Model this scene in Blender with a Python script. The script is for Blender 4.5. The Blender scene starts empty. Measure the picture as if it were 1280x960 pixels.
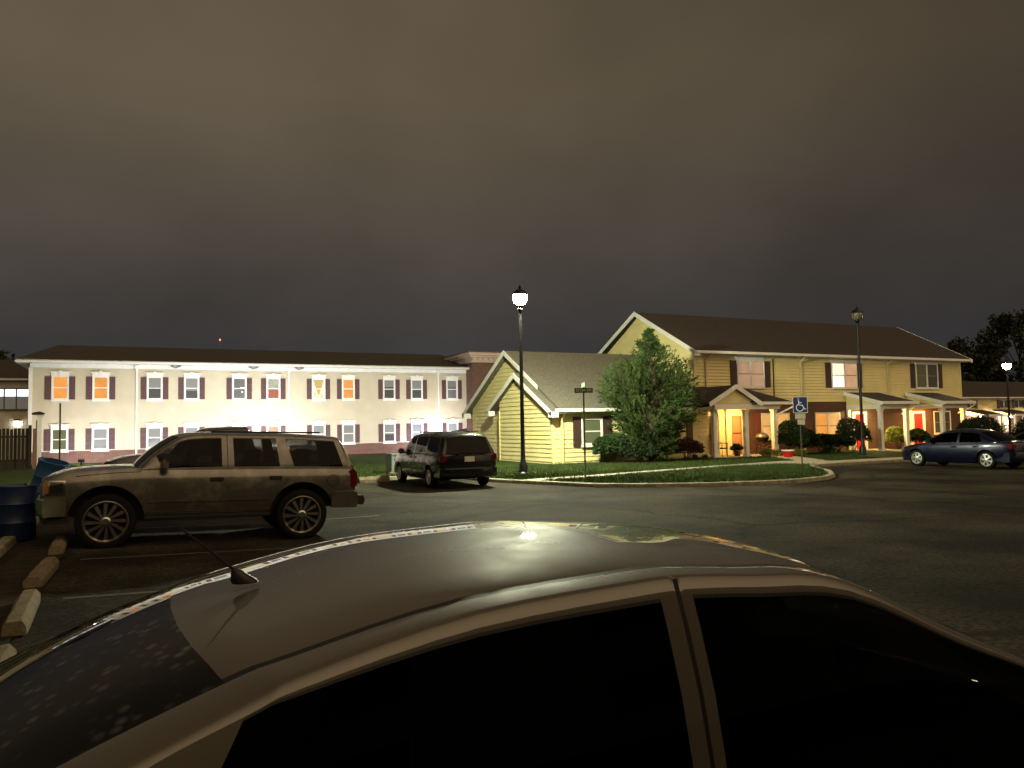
import bpy, bmesh, math, random
from math import sin, cos, radians, pi, atan, hypot, sqrt
from mathutils import Vector, Matrix
random.seed(7)
S = bpy.context.scene
COL = S.collection

# ------------------------------------------------------------------ materials
MATS = {}
def mat(name, col, rough=.6, metal=0., var=0., scale=8., bump=0., bscale=None, coat=0., spec=.5, emit=None, estr=0., detail=4.):
    if name in MATS: return MATS[name]
    m = bpy.data.materials.new(name); m.use_nodes = True
    nt = m.node_tree; b = nt.nodes['Principled BSDF']
    b.inputs['Base Color'].default_value = (*col, 1); b.inputs['Roughness'].default_value = rough
    b.inputs['Metallic'].default_value = metal; b.inputs['Specular IOR Level'].default_value = spec
    b.inputs['Coat Weight'].default_value = coat; b.inputs['Coat Roughness'].default_value = .06
    tc = nt.nodes.new('ShaderNodeTexCoord')
    if var > 0:
        n = nt.nodes.new('ShaderNodeTexNoise'); n.inputs['Scale'].default_value = scale; n.inputs['Detail'].default_value = detail
        nt.links.new(tc.outputs['Object'], n.inputs['Vector'])
        r = nt.nodes.new('ShaderNodeValToRGB')
        r.color_ramp.elements[0].position = .3; r.color_ramp.elements[1].position = .72
        r.color_ramp.elements[0].color = (*[max(0, c*(1-var)) for c in col], 1)
        r.color_ramp.elements[1].color = (*[min(1, c*(1+var)) for c in col], 1)
        nt.links.new(n.outputs['Fac'], r.inputs['Fac']); nt.links.new(r.outputs['Color'], b.inputs['Base Color'])
    if bump > 0:
        n2 = nt.nodes.new('ShaderNodeTexNoise'); n2.inputs['Scale'].default_value = bscale or scale*4; n2.inputs['Detail'].default_value = 5
        nt.links.new(tc.outputs['Object'], n2.inputs['Vector'])
        bp = nt.nodes.new('ShaderNodeBump'); bp.inputs['Strength'].default_value = bump; bp.inputs['Distance'].default_value = .02
        nt.links.new(n2.outputs['Fac'], bp.inputs['Height']); nt.links.new(bp.outputs['Normal'], b.inputs['Normal'])
    if emit:
        b.inputs['Emission Color'].default_value = (*emit, 1); b.inputs['Emission Strength'].default_value = estr
    MATS[name] = m
    return m

def brick_mat(name, c1, c2, mortar, sx=1.):
    m = bpy.data.materials.new(name); m.use_nodes = True; nt = m.node_tree; b = nt.nodes['Principled BSDF']
    b.inputs['Roughness'].default_value = .85
    tc = nt.nodes.new('ShaderNodeTexCoord'); mp = nt.nodes.new('ShaderNodeMapping')
    mp.inputs['Rotation'].default_value = (radians(90), 0, 0)
    nt.links.new(tc.outputs['Object'], mp.inputs['Vector'])
    br = nt.nodes.new('ShaderNodeTexBrick'); br.inputs['Color1'].default_value = (*c1, 1); br.inputs['Color2'].default_value = (*c2, 1)
    br.inputs['Mortar'].default_value = (*mortar, 1); br.inputs['Scale'].default_value = 1; br.inputs['Brick Width'].default_value = .21
    br.inputs['Row Height'].default_value = .075; br.inputs['Mortar Size'].default_value = .008; br.inputs['Bias'].default_value = -.2
    nt.links.new(mp.outputs['Vector'], br.inputs['Vector'])
    n = nt.nodes.new('ShaderNodeTexNoise'); n.inputs['Scale'].default_value = 3
    nt.links.new(tc.outputs['Object'], n.inputs['Vector'])
    mx = nt.nodes.new('ShaderNodeMix'); mx.data_type = 'RGBA'; mx.blend_type = 'MULTIPLY'; mx.inputs[0].default_value = .5
    nt.links.new(br.outputs['Color'], mx.inputs[6]); nt.links.new(n.outputs['Color'], mx.inputs[7])
    nt.links.new(mx.outputs[2], b.inputs['Base Color'])
    bp = nt.nodes.new('ShaderNodeBump'); bp.inputs['Strength'].default_value = .6; bp.inputs['Distance'].default_value = .01; bp.invert = True
    nt.links.new(br.outputs['Fac'], bp.inputs['Height']); nt.links.new(bp.outputs['Normal'], b.inputs['Normal'])
    return m

def glass_mat(name, tint, rough=.03, spots=False, ior=1.5):
    m = bpy.data.materials.new(name); m.use_nodes = True; nt = m.node_tree
    nt.nodes.remove(nt.nodes['Principled BSDF']); out = nt.nodes['Material Output']
    tr = nt.nodes.new('ShaderNodeBsdfTransparent'); tr.inputs['Color'].default_value = (*tint, 1)
    gl = nt.nodes.new('ShaderNodeBsdfGlossy'); gl.inputs['Roughness'].default_value = rough
    fr = nt.nodes.new('ShaderNodeFresnel'); fr.inputs['IOR'].default_value = ior
    mx = nt.nodes.new('ShaderNodeMixShader')
    nt.links.new(fr.outputs[0], mx.inputs[0]); nt.links.new(tr.outputs[0], mx.inputs[1]); nt.links.new(gl.outputs[0], mx.inputs[2])
    last = mx
    if spots:      # dried water spots and dust on the rear glass
        tc = nt.nodes.new('ShaderNodeTexCoord')
        v = nt.nodes.new('ShaderNodeTexVoronoi'); v.inputs['Scale'].default_value = 24; v.inputs['Randomness'].default_value = 1
        n = nt.nodes.new('ShaderNodeTexNoise'); n.inputs['Scale'].default_value = 5; n.inputs['Detail'].default_value = 6
        nt.links.new(tc.outputs['Object'], v.inputs['Vector']); nt.links.new(tc.outputs['Object'], n.inputs['Vector'])
        r1 = nt.nodes.new('ShaderNodeValToRGB'); r1.color_ramp.elements[0].position = .16; r1.color_ramp.elements[0].color = (1, 1, 1, 1)
        r1.color_ramp.elements[1].position = .42; r1.color_ramp.elements[1].color = (0, 0, 0, 1)
        r2 = nt.nodes.new('ShaderNodeValToRGB'); r2.color_ramp.elements[0].position = .42; r2.color_ramp.elements[1].position = .66
        nt.links.new(v.outputs['Distance'], r1.inputs['Fac']); nt.links.new(n.outputs['Fac'], r2.inputs['Fac'])
        mu = nt.nodes.new('ShaderNodeMath'); mu.operation = 'MULTIPLY'
        nt.links.new(r1.outputs['Color'], mu.inputs[0]); nt.links.new(r2.outputs['Color'], mu.inputs[1])
        mu2 = nt.nodes.new('ShaderNodeMath'); mu2.operation = 'MULTIPLY'; mu2.inputs[1].default_value = .55
        nt.links.new(mu.outputs[0], mu2.inputs[0])
        gd = nt.nodes.new('ShaderNodeBsdfGlossy'); gd.inputs['Roughness'].default_value = .33; gd.inputs['Color'].default_value = (.6, .57, .5, 1)
        m2 = nt.nodes.new('ShaderNodeMixShader')
        nt.links.new(mu2.outputs[0], m2.inputs[0]); nt.links.new(mx.outputs[0], m2.inputs[1]); nt.links.new(gd.outputs[0], m2.inputs[2])
        bp = nt.nodes.new('ShaderNodeBump'); bp.inputs['Strength'].default_value = .12; bp.inputs['Distance'].default_value = .002
        nt.links.new(mu.outputs[0], bp.inputs['Height']); nt.links.new(bp.outputs['Normal'], gl.inputs['Normal'])
        last = m2
    nt.links.new(last.outputs[0], out.inputs['Surface'])
    return m

def lit_pane(name, col, strength, var=.25, scale=(2.5, 1, 2.5)):
    m = bpy.data.materials.new(name); m.use_nodes = True; nt = m.node_tree; b = nt.nodes['Principled BSDF']
    b.inputs['Base Color'].default_value = (.05, .04, .03, 1); b.inputs['Roughness'].default_value = .25
    tc = nt.nodes.new('ShaderNodeTexCoord'); mp = nt.nodes.new('ShaderNodeMapping'); mp.inputs['Scale'].default_value = scale
    n = nt.nodes.new('ShaderNodeTexNoise'); n.inputs['Scale'].default_value = 1.6; n.inputs['Detail'].default_value = 3
    nt.links.new(tc.outputs['Object'], mp.inputs['Vector']); nt.links.new(mp.outputs['Vector'], n.inputs['Vector'])
    r = nt.nodes.new('ShaderNodeValToRGB'); r.color_ramp.elements[0].position = .35; r.color_ramp.elements[1].position = .65
    r.color_ramp.elements[0].color = (*[c*(1-var) for c in col], 1); r.color_ramp.elements[1].color = (*[c*(1+var) for c in col], 1)
    nt.links.new(n.outputs['Fac'], r.inputs['Fac']); nt.links.new(r.outputs['Color'], b.inputs['Emission Color'])
    b.inputs['Emission Strength'].default_value = strength
    return m

def emit_mat(name, col, strength):
    return mat(name, (.8, .8, .8), .4, emit=col, estr=strength)

def paint_mat(name, col, rough=.35, metal=.5, coat=.6, dirt=None, dirtscale=3., flake=True):
    m = bpy.data.materials.new(name); m.use_nodes = True; nt = m.node_tree; b = nt.nodes['Principled BSDF']
    b.inputs['Base Color'].default_value = (*col, 1); b.inputs['Roughness'].default_value = rough; b.inputs['Metallic'].default_value = metal
    b.inputs['Coat Weight'].default_value = coat; b.inputs['Coat Roughness'].default_value = .05
    tc = nt.nodes.new('ShaderNodeTexCoord')
    n = nt.nodes.new('ShaderNodeTexNoise'); n.inputs['Scale'].default_value = dirtscale; n.inputs['Detail'].default_value = 8; n.inputs['Roughness'].default_value = .65
    nt.links.new(tc.outputs['Object'], n.inputs['Vector'])
    rr = nt.nodes.new('ShaderNodeMapRange'); rr.inputs['From Min'].default_value = .3; rr.inputs['From Max'].default_value = .7
    rr.inputs['To Min'].default_value = rough*.85; rr.inputs['To Max'].default_value = min(1, rough*1.3)
    nt.links.new(n.outputs['Fac'], rr.inputs['Value']); nt.links.new(rr.outputs['Result'], b.inputs['Roughness'])
    if dirt:
        r = nt.nodes.new('ShaderNodeValToRGB'); r.color_ramp.elements[0].position = .52; r.color_ramp.elements[1].position = .68
        r.color_ramp.elements[0].color = (*col, 1); r.color_ramp.elements[1].color = (*dirt, 1)
        nt.links.new(n.outputs['Fac'], r.inputs['Fac']); nt.links.new(r.outputs['Color'], b.inputs['Base Color'])
    return m

WHITE = mat('white_trim_paint', (.80, .79, .76), .5, var=.06, scale=3)
SIDING = mat('cream_vinyl_siding', (.58, .535, .42), .55, var=.07, scale=1.1, bump=.1, bscale=30)
YSIDING = mat('yellow_vinyl_siding', (.76, .655, .32), .5, var=.07, scale=1.3, bump=.1, bscale=30)
SHINGLE = mat('dark_brown_shingles', (.034, .026, .021), .9, var=.35, scale=9, bump=.5, bscale=25)
GSHINGLE = mat('weathered_grey_shingles', (.125, .113, .09), .9, var=.3, scale=10, bump=.5, bscale=25)
SHUTTER = mat('maroon_shutter', (.10, .05, .06), .6)
DSHUTTER = mat('dark_brown_shutter', (.05, .025, .022), .5)
BRICK = brick_mat('red_brick', (.23, .095, .07), (.17, .07, .055), (.25, .21, .18))
DBRICK = brick_mat('brown_brick', (.15, .058, .036), (.11, .045, .028), (.15, .11, .08))
REDDOOR = mat('red_door_paint', (.5, .02, .02), .4)
DARKDOOR = mat('dark_red_door_paint', (.07, .02, .018), .45)
CONC = mat('concrete', (.24, .22, .16), .9, var=.4, scale=6, bump=.4)
OLDCONC = mat('worn_yellowish_concrete', (.15, .12, .075), .9, var=.3, scale=9, bump=.5)
BLACKMETAL = mat('black_metal', (.012, .012, .013), .4, .3)
GREYMETAL = mat('galvanised_grey_metal', (.28, .28, .28), .5, .6, var=.15)
RUBBER = mat('tyre_rubber', (.010, .010, .010), .9, spec=.1, bump=.2, bscale=60)
BLACKTRIM = mat('black_plastic_trim', (.012, .012, .012), .5)
INTERIOR = mat('dark_interior', (.012, .011, .010), .95, spec=.05)
CHROME = mat('chrome', (.62, .6, .57), .14, 1.)
DARKCHROME = mat('dark_chrome', (.34, .33, .32), .22, 1.)
HUBCAP = mat('silver_hubcap', (.55, .55, .52), .35, .7)
TAILRED = mat('red_tail_lamp_plastic', (.10, .004, .004), .15, coat=.8)
HEADGLASS = mat('headlamp_plastic', (.25, .23, .2), .1, .3, coat=1.)
PLATE = mat('licence_plate_metal', (.55, .55, .52), .4)
GLASS = glass_mat('tinted_car_glass', (.2, .21, .2), ior=1.2)
REARGLASS = glass_mat('spotted_rear_glass', (.03, .03, .03), .03, True)
DARKGLASS = glass_mat('dark_car_glass', (.03, .03, .03), ior=1.25)
NEARGLASS = glass_mat('black_tinted_car_glass', (.015, .015, .015), ior=1.33)
PANE_GREY = mat('dim_pane_grey', (.15, .17, .19), .35, var=.25, scale=2, spec=.3)
PANE_DARK = mat('dim_pane_dark', (.07, .075, .08), .25, spec=.3)
PANE_GREEN = mat('dim_pane_olive', (.11, .12, .07), .15, spec=.5)
LIT_ORANGE = lit_pane('lit_pane_orange', (1., .37, .06), .85, .12, (.8, 1, .8))
LIT_AMBER = lit_pane('lit_pane_amber', (1., .50, .14), .8, .15, (.8, 1, .8))
LIT_PEACH = lit_pane('lit_pane_peach', (.85, .46, .24), .65, .15, (.8, 1, .8))
LIT_ROSE = lit_pane('lit_pane_rose', (.52, .31, .18), .75, .15, (.8, 1, .8))
LIT_YELLOW = lit_pane('lit_pane_pale_yellow', (1., .85, .5), .95)
LIT_CREAM = lit_pane('lit_pane_cream', (1., .84, .56), 1.3, .2)
LIT_WHITE = lit_pane('lit_pane_white', (.9, .93, 1.), 1.4, .1)
CURTAIN = mat('tan_curtain', (.35, .26, .12), .9, emit=(.3, .2, .07), estr=.6)
REDCURTAIN = mat('rust_curtain', (.2, .07, .04), .9, emit=(.2, .05, .025), estr=.5)

# ------------------------------------------------------------------ mesh builder
class MB:
    def __init__(s): s.v = []; s.f = []; s.mi = []; s.sm = []
    def face(s, pts, m=0, smooth=False):
        b = len(s.v); s.v += [tuple(p) for p in pts]; s.f.append(tuple(range(b, b+len(pts)))); s.mi.append(m); s.sm.append(smooth); return s
    def box(s, x0, x1, y0, y1, z0, z1, m=0):
        b = len(s.v)
        s.v += [(x0,y0,z0),(x1,y0,z0),(x1,y1,z0),(x0,y1,z0),(x0,y0,z1),(x1,y0,z1),(x1,y1,z1),(x0,y1,z1)]
        for q in ((0,3,2,1),(4,5,6,7),(0,1,5,4),(1,2,6,5),(2,3,7,6),(3,0,4,7)):
            s.f.append(tuple(b+i for i in q)); s.mi.append(m); s.sm.append(False)
        return s
    def grid(s, rows, m=0, smooth=True, flip=False, mfun=None, skip=None):
        b = len(s.v); nr = len(rows); nc = len(rows[0])
        for r in rows: s.v += [tuple(p) for p in r]
        for i in range(nr-1):
            for j in range(nc-1):
                if skip and skip(i, j): continue
                q = (b+i*nc+j, b+i*nc+j+1, b+(i+1)*nc+j+1, b+(i+1)*nc+j)
                s.f.append(q[::-1] if flip else q); s.mi.append(mfun(i, j) if mfun else m); s.sm.append(smooth)
        return s
    def tube(s, pts, r, n=8, m=0, cap=True):
        pts = [Vector(p) for p in pts]; rs = r if isinstance(r, (list, tuple)) else [r]*len(pts); rows = []
        for i, p in enumerate(pts):
            t = (pts[min(i+1, len(pts)-1)]-pts[max(i-1, 0)]).normalized()
            a = t.orthogonal().normalized() if i == 0 else (a - t*a.dot(t)).normalized()
            bb = t.cross(a)
            rows.append([p+(a*cos(2*pi*k/n)+bb*sin(2*pi*k/n))*rs[i] for k in range(n+1)])
        s.grid(rows, m, True, flip=True)
        if cap: s.face(rows[0][:n][::-1], m); s.face(rows[-1][:n], m)
        return s
    def lathe(s, prof, n=24, m=0, axis='z', c=(0,0,0), mfun=None):
        rows = []
        for (r, h) in prof:
            row = []
            for k in range(n+1):
                a = 2*pi*k/n; x, y = r*cos(a), r*sin(a)
                row.append((c[0]+x, c[1]+y, c[2]+h) if axis == 'z' else (c[0]+x, c[1]+h, c[2]+y))
            rows.append(row)
        return s.grid(rows, m, True, flip=(axis != 'z'), mfun=mfun)
    def prism(s, poly, axis, a0, a1, m=0):
        # poly: 2D outline; extruded along axis 'x' (poly is y,z) or 'y' (poly is x,z) or 'z'
        def P(p, a): return (a, p[0], p[1]) if axis == 'x' else ((p[0], a, p[1]) if axis == 'y' else (p[0], p[1], a))
        n = len(poly)
        s.face([P(p, a0) for p in poly], m); s.face([P(p, a1) for p in poly][::-1], m)
        for i in range(n):
            p, q = poly[i], poly[(i+1) % n]; s.face([P(p, a0), P(p, a1), P(q, a1), P(q, a0)], m)
        return s
    def build(s, name, mats, parent=None, org=(0,0,0), bevel=0, weld=True, sharp=35, recalc=True):
        me = bpy.data.meshes.new(name)
        ox, oy, oz = org
        me.from_pydata([(x-ox, y-oy, z-oz) for x, y, z in s.v], [], s.f)
        for m in (mats if isinstance(mats, (list, tuple)) else [mats]): me.materials.append(m)
        me.polygons.foreach_set('material_index', s.mi); me.polygons.foreach_set('use_smooth', s.sm)
        if weld or bevel:
            bm = bmesh.new(); bm.from_mesh(me)
            bmesh.ops.remove_doubles(bm, verts=bm.verts, dist=.0004)
            if recalc: bmesh.ops.recalc_face_normals(bm, faces=bm.faces)
            if bevel:
                es = [e for e in bm.edges if len(e.link_faces) == 2 and e.calc_face_angle(0) > .6]
                bmesh.ops.bevel(bm, geom=es, offset=bevel, segments=2, affect='EDGES', clamp_overlap=True)
                for f in bm.faces: f.smooth = True
            bm.to_mesh(me); bm.free()
        if sharp: me.set_sharp_from_angle(angle=radians(sharp))
        o = bpy.data.objects.new(name, me); COL.objects.link(o)
        if parent: o.parent = parent
        return o

def tag(o, label, cat, group=None, kind=None):
    if label: o['label'] = label
    if cat: o['category'] = cat
    if group: o['group'] = group
    if kind: o['kind'] = kind
    return o
def thing(name, label, cat, loc=(0,0,0), rz=0, group=None):
    o = bpy.data.objects.new(name, None); COL.objects.link(o); o.empty_display_size = .2
    o.location = loc; o.rotation_euler = (0, 0, rz)
    return tag(o, label, cat, group)
def copy_tree(o, parent=None):
    c = o.copy(); COL.objects.link(c)
    if parent: c.parent = parent
    for ch in list(o.children): copy_tree(ch, c)
    return c
def B(*a): return MB().box(*a)

# ------------------------------------------------------------------ terrain
def sstep(a, b, x):
    t = max(0, min(1, (x-a)/(b-a))); return t*t*(3-2*t)
def hz(x, y):
    s = .03*(2.6-max(-1.4, min(2.6, x)))
    return s*(1-sstep(22, 44, y))

xs = [-700,-200,-80,-40,-20,-10,-5,-3]+[-2+.5*i for i in range(12)]+[4.5,6,8,12,16,20,26,32,40,60,120,300,800]
ys = [-300,-80,-30,-10,-5]+[0+1.5*i for i in range(17)]+[28,32,36,40,44,50,60,80,120,250,800]
asph = bpy.data.materials.new('worn_asphalt'); asph.use_nodes = True
nt = asph.node_tree; b = nt.nodes['Principled BSDF']; tc = nt.nodes.new('ShaderNodeTexCoord')
n1 = nt.nodes.new('ShaderNodeTexNoise'); n1.inputs['Scale'].default_value = .35; n1.inputs['Detail'].default_value = 6; n1.inputs['Roughness'].default_value = .6
n2 = nt.nodes.new('ShaderNodeTexNoise'); n2.inputs['Scale'].default_value = 17; n2.inputs['Detail'].default_value = 8; n2.inputs['Roughness'].default_value = .75
nt.links.new(tc.outputs['Object'], n1.inputs['Vector']); nt.links.new(tc.outputs['Object'], n2.inputs['Vector'])
r1 = nt.nodes.new('ShaderNodeValToRGB'); r1.color_ramp.elements[0].position = .40; r1.color_ramp.elements[1].position = .62
r1.color_ramp.elements[0].color = (.012, .010, .0072, 1); r1.color_ramp.elements[1].color = (.046, .040, .029, 1)
nt.links.new(n1.outputs['Fac'], r1.inputs['Fac'])
r2 = nt.nodes.new('ShaderNodeValToRGB'); r2.color_ramp.elements[0].position = .40; r2.color_ramp.elements[1].position = .62
r2.color_ramp.elements[0].color = (.3, .3, .3, 1); r2.color_ramp.elements[1].color = (1.7, 1.68, 1.6, 1)
nt.links.new(n2.outputs['Fac'], r2.inputs['Fac'])
mx = nt.nodes.new('ShaderNodeMix'); mx.data_type = 'RGBA'; mx.blend_type = 'MULTIPLY'; mx.inputs[0].default_value = 1
nt.links.new(r1.outputs['Color'], mx.inputs[6]); nt.links.new(r2.outputs['Color'], mx.inputs[7]); nt.links.new(mx.outputs[2], b.inputs['Base Color'])
# cracks and sealed seams
vo = nt.nodes.new('ShaderNodeTexVoronoi'); vo.feature = 'DISTANCE_TO_EDGE'; vo.inputs['Scale'].default_value = .16
wn = nt.nodes.new('ShaderNodeTexNoise'); wn.inputs['Scale'].default_value = .9; wn.inputs['Detail'].default_value = 4
va = nt.nodes.new('ShaderNodeVectorMath'); va.operation = 'MULTIPLY_ADD'; va.inputs[1].default_value = (1.6, 1.6, 0); 
nt.links.new(tc.outputs['Object'], wn.inputs['Vector']); nt.links.new(wn.outputs['Color'], va.inputs[0]); nt.links.new(tc.outputs['Object'], va.inputs[2])
nt.links.new(va.outputs[0], vo.inputs['Vector'])
rc = nt.nodes.new('ShaderNodeValToRGB'); rc.color_ramp.elements[0].position = .006; rc.color_ramp.elements[1].position = .018
rc.color_ramp.elements[0].color = (.35, .35, .35, 1); rc.color_ramp.elements[1].color = (1, 1, 1, 1)
nt.links.new(vo.outputs['Distance'], rc.inputs['Fac'])
mx2 = nt.nodes.new('ShaderNodeMix'); mx2.data_type = 'RGBA'; mx2.blend_type = 'MULTIPLY'; mx2.inputs[0].default_value = .8
nt.links.new(mx.outputs[2], mx2.inputs[6]); nt.links.new(rc.outputs['Color'], mx2.inputs[7]); nt.links.new(mx2.outputs[2], b.inputs['Base Color'])
b.inputs['Roughness'].default_value = .9; b.inputs['Specular IOR Level'].default_value = .12
bp = nt.nodes.new('ShaderNodeBump'); bp.inputs['Strength'].default_value = .9; bp.inputs['Distance'].default_value = .03
nt.links.new(n2.outputs['Fac'], bp.inputs['Height']); nt.links.new(bp.outputs['Normal'], b.inputs['Normal'])
g = MB().grid([[(x, y, hz(x, y)) for x in xs] for y in ys])
tag(g.build('parking_lot', asph, sharp=0), 'dark worn asphalt parking lot and street', None, kind='structure')

GRASS = mat('lawn_soil_and_turf', (.038, .060, .015), .95, spec=.1, var=.45, scale=2.2, bump=.6, bscale=14, detail=8)
LZ = .10
def tri_poly(name, poly, z, m, label):
    bm = bmesh.new(); vs = [bm.verts.new((x, y, z)) for x, y in poly]; f = bm.faces.new(vs)
    if f.normal.z < 0: f.normal_flip()
    f.normal_update()
    if f.normal.z < 0: f.normal_flip()
    bmesh.ops.triangulate(bm, faces=bm.faces)
    me = bpy.data.meshes.new(name); bm.to_mesh(me); bm.free(); me.materials.append(m)
    o = bpy.data.objects.new(name, me); COL.objects.link(o)
    return tag(o, label, None, kind='structure')
FRONT = [(10.3,26.6),(10.35,24),(10.7,22.6),(11.3,21.2),(12.0,19.3),(13.3,18.2),(15,17.35),(16.4,16.95),(17.8,16.85),(19.2,17.2),(20.3,17.9),(21.6,19.2),(22.8,20.9),(23.6,21.8),(24.6,22.2),(52,22.2)]
tri_poly('lawn', FRONT+[(52,60),(10.3,60)], LZ, GRASS, 'grass lawn in front of the yellow houses')
gx = [-90,-40,-20,-10,-6,-4,-2.5,-1.75,-1,0,1,2,4,6,8,10.3]; gy = [26.6,28,30,33,36,39,42,46,52,60,90]
MB().grid([[(x, y, hz(x, y)+LZ) for x in gx] for y in gy]).build('lawn', GRASS, sharp=0)
COL.objects[-1]['kind'] = 'structure'; COL.objects[-1]['label'] = 'grass lawn before the long two storey block'
gx2 = [-90,-40,-20,-10,-5,-3,-1.75]; gy2 = [-20,0,6,12,18,22,24,26.6]
MB().grid([[(x, y, hz(x, y)+LZ) for x in gx2] for y in gy2]).build('lawn', GRASS, sharp=0)
COL.objects[-1]['kind'] = 'structure'; COL.objects[-1]['label'] = 'grass verge behind the wheel stops'

def kerb(pts, label, w=.16, h=.115):
    # left-hand offset along the polyline; top a little above the lawn
    n = len(pts); rows = []
    for i, p in enumerate(pts):
        a = pts[max(i-1, 0)]; c = pts[min(i+1, n-1)]
        tx, ty = c[0]-a[0], c[1]-a[1]; l = hypot(tx, ty); nx, ny = -ty/l, tx/l
        z = hz(*p); o0 = (p[0]-nx*.02, p[1]-ny*.02); o1 = (p[0]+nx*w, p[1]+ny*w)
        jt = random.uniform(-.006, .006)
        rows.append([(*o0, z-.02), (o0[0]+nx*.015, o0[1]+ny*.015, z+h-.02+jt), (o0[0]+nx*.045, o0[1]+ny*.045, z+h+jt), (*o1, z+h+jt), (*o1, z-.02)])
    k = MB().grid(rows, smooth=False).build('kerb', CONC, sharp=0)
    return tag(k, label, None, kind='structure')
def dense(pts, d=.8):
    out = []
    for a, c in zip(pts, pts[1:]):
        k = max(1, int(hypot(c[0]-a[0], c[1]-a[1])/d))
        out += [(a[0]+(c[0]-a[0])*i/k, a[1]+(c[1]-a[1])*i/k) for i in range(k)]
    return out+[pts[-1]]
kerb(dense(FRONT), 'concrete kerb round the front lawn')
kerb(dense([(-1.75,26.6),(10.3,26.6)]), 'concrete kerb along the back of the lot')
kerb(dense([(-1.75,-8),(-1.75,26.6)]), 'concrete kerb beside the verge')

WALKM = mat('pavement_concrete', (.36, .33, .26), .9, var=.2, scale=4, bump=.3)
def walk(poly, label, dz=.006): tri_poly('pavement', poly, LZ+dz, WALKM, label)
walk([(11.25,21.55),(13.4,21.75),(16.1,22.4),(18.8,23.0),(20.7,23.4),(23.2,23.2),(23.8,22.3),(26.6,22.45),(26.6,24.2),(25.2,25.0),(23.2,24.6),(20.7,24.15),(18.8,23.75),(16.1,23.15),(13.4,22.5),(11.25,22.3)], 'narrow concrete path crossing the lawn')
walk([(26.6,22.45),(52,22.45),(52,23.7),(26.6,23.7)], 'pavement along the parking bays')
walk([(25.6,24.6),(26.8,24.0),(29.3,28.55),(27.9,28.55)], 'path up to the first porch')
walk([(36.6,23.75),(37.7,23.75),(37.7,28.65),(36.6,28.65)], 'path up to the middle porch')
walk([(41.8,23.75),(42.8,23.75),(42.8,28.65),(41.8,28.65)], 'path up to the far porch')
tri_poly('litter_strip', [(-1.55,5),(-.95,5),(-.95,26.4),(-1.55,26.4)], .128, mat('sandy_gutter', (.028, .023, .016), .95, spec=.1, var=.5, scale=5), 'sandy gutter strip by the wheel stops')
LINE = mat('faded_white_line', (.055, .05, .042), .8, var=.5, scale=7)
for i, yl in enumerate((9.5, 12.3, 15.9, 18.9)):
    MB().grid([[(x, yl+d, hz(x, yl)+.004) for x in (-.7, .5, 1.5, 2.5, 2.7, 4.6)] for d in (0, .1)], smooth=False).build('road_marking', LINE, sharp=0)
    COL.objects[-1]['kind'] = 'structure'; COL.objects[-1]['label'] = 'faded white parking line'
for xl in (25.6, 29.1, 32, 35):
    MB().face([(xl, 16.6, .004), (xl+.1, 16.6, .004), (xl+.1, 21.9, .004), (xl, 21.9, .004)]).build('road_marking', LINE, sharp=0)
    COL.objects[-1]['kind'] = 'structure'; COL.objects[-1]['label'] = 'faded white parking line'

# grass blades
def pip(x, y, poly):
    c = False; j = len(poly)-1
    for i in range(len(poly)):
        if (poly[i][1] > y) != (poly[j][1] > y) and x < (poly[j][0]-poly[i][0])*(y-poly[i][1])/(poly[j][1]-poly[i][1])+poly[i][0]: c = not c
        j = i
    return c
def blades(name, n, region, label, mtl):
    v = []; f = []
    k = 0
    while k < n:
        x, y = region()
        if x is None: continue
        z = hz(x, y)+LZ; h = random.uniform(.04, .11); a = random.uniform(0, pi); w = .011
        l = random.uniform(-.04, .04); l2 = random.uniform(-.04, .04)
        b0 = len(v); v += [(x-cos(a)*w, y-sin(a)*w, z-.005), (x+cos(a)*w, y+sin(a)*w, z-.005), (x+l, y+l2, z+h)]; f.append((b0, b0+1, b0+2)); k += 1
    me = bpy.data.meshes.new(name); me.from_pydata(v, [], f); me.materials.append(mtl)
    o = bpy.data.objects.new(name, me); COL.objects.link(o); return tag(o, label, 'grass', kind='stuff')
BLADE = mat('grass_blade', (.044, .064, .019), .9, var=.3, scale=1.2, spec=.1)
WPOLY = [(11.25,21.55),(13.4,21.75),(16.1,22.4),(18.8,23.0),(20.7,23.4),(23.2,23.2),(23.8,22.3),(52,22.4),(52,23.7),(26.9,23.8),(25.2,25.0),(23.2,24.6),(20.7,24.15),(18.8,23.75),(16.1,23.15),(13.4,22.5),(11.25,22.3)]
FP = FRONT+[(40,22.2),(40,30),(10.3,30)]
FPI = [(10.5,29.9),(10.55,24.2),(10.9,22.8),(11.5,21.4),(12.2,19.6),(13.4,18.45),(15.05,17.6),(16.45,17.2),(17.8,17.1),(19.1,17.42),(20.15,18.1),(21.4,19.35),(22.6,21.05),(23.5,22.0),(24.6,22.4),(44,22.4),(44,28.6),(25,28.6),(25,29.9)]
def reg1():
    x = random.uniform(10.3, 30); y = random.uniform(16.8, 30)
    if y > 24 and random.random() < .45: return None, None
    if not pip(x, y, FPI) or pip(x, y, WPOLY) or pip(x, y, [(25.6,24.6),(26.8,24.0),(29.3,28.6),(27.9,28.6)]): return None, None
    return x, y
blades('grass', 52000, reg1, 'short green grass growing on the front lawn', BLADE)
def reg2(): return random.uniform(-1.5, 10.2), 26.85+abs(random.gauss(0, 4.5))
blades('grass', 16000, reg2, 'short green grass along the back kerb', BLADE)

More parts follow.
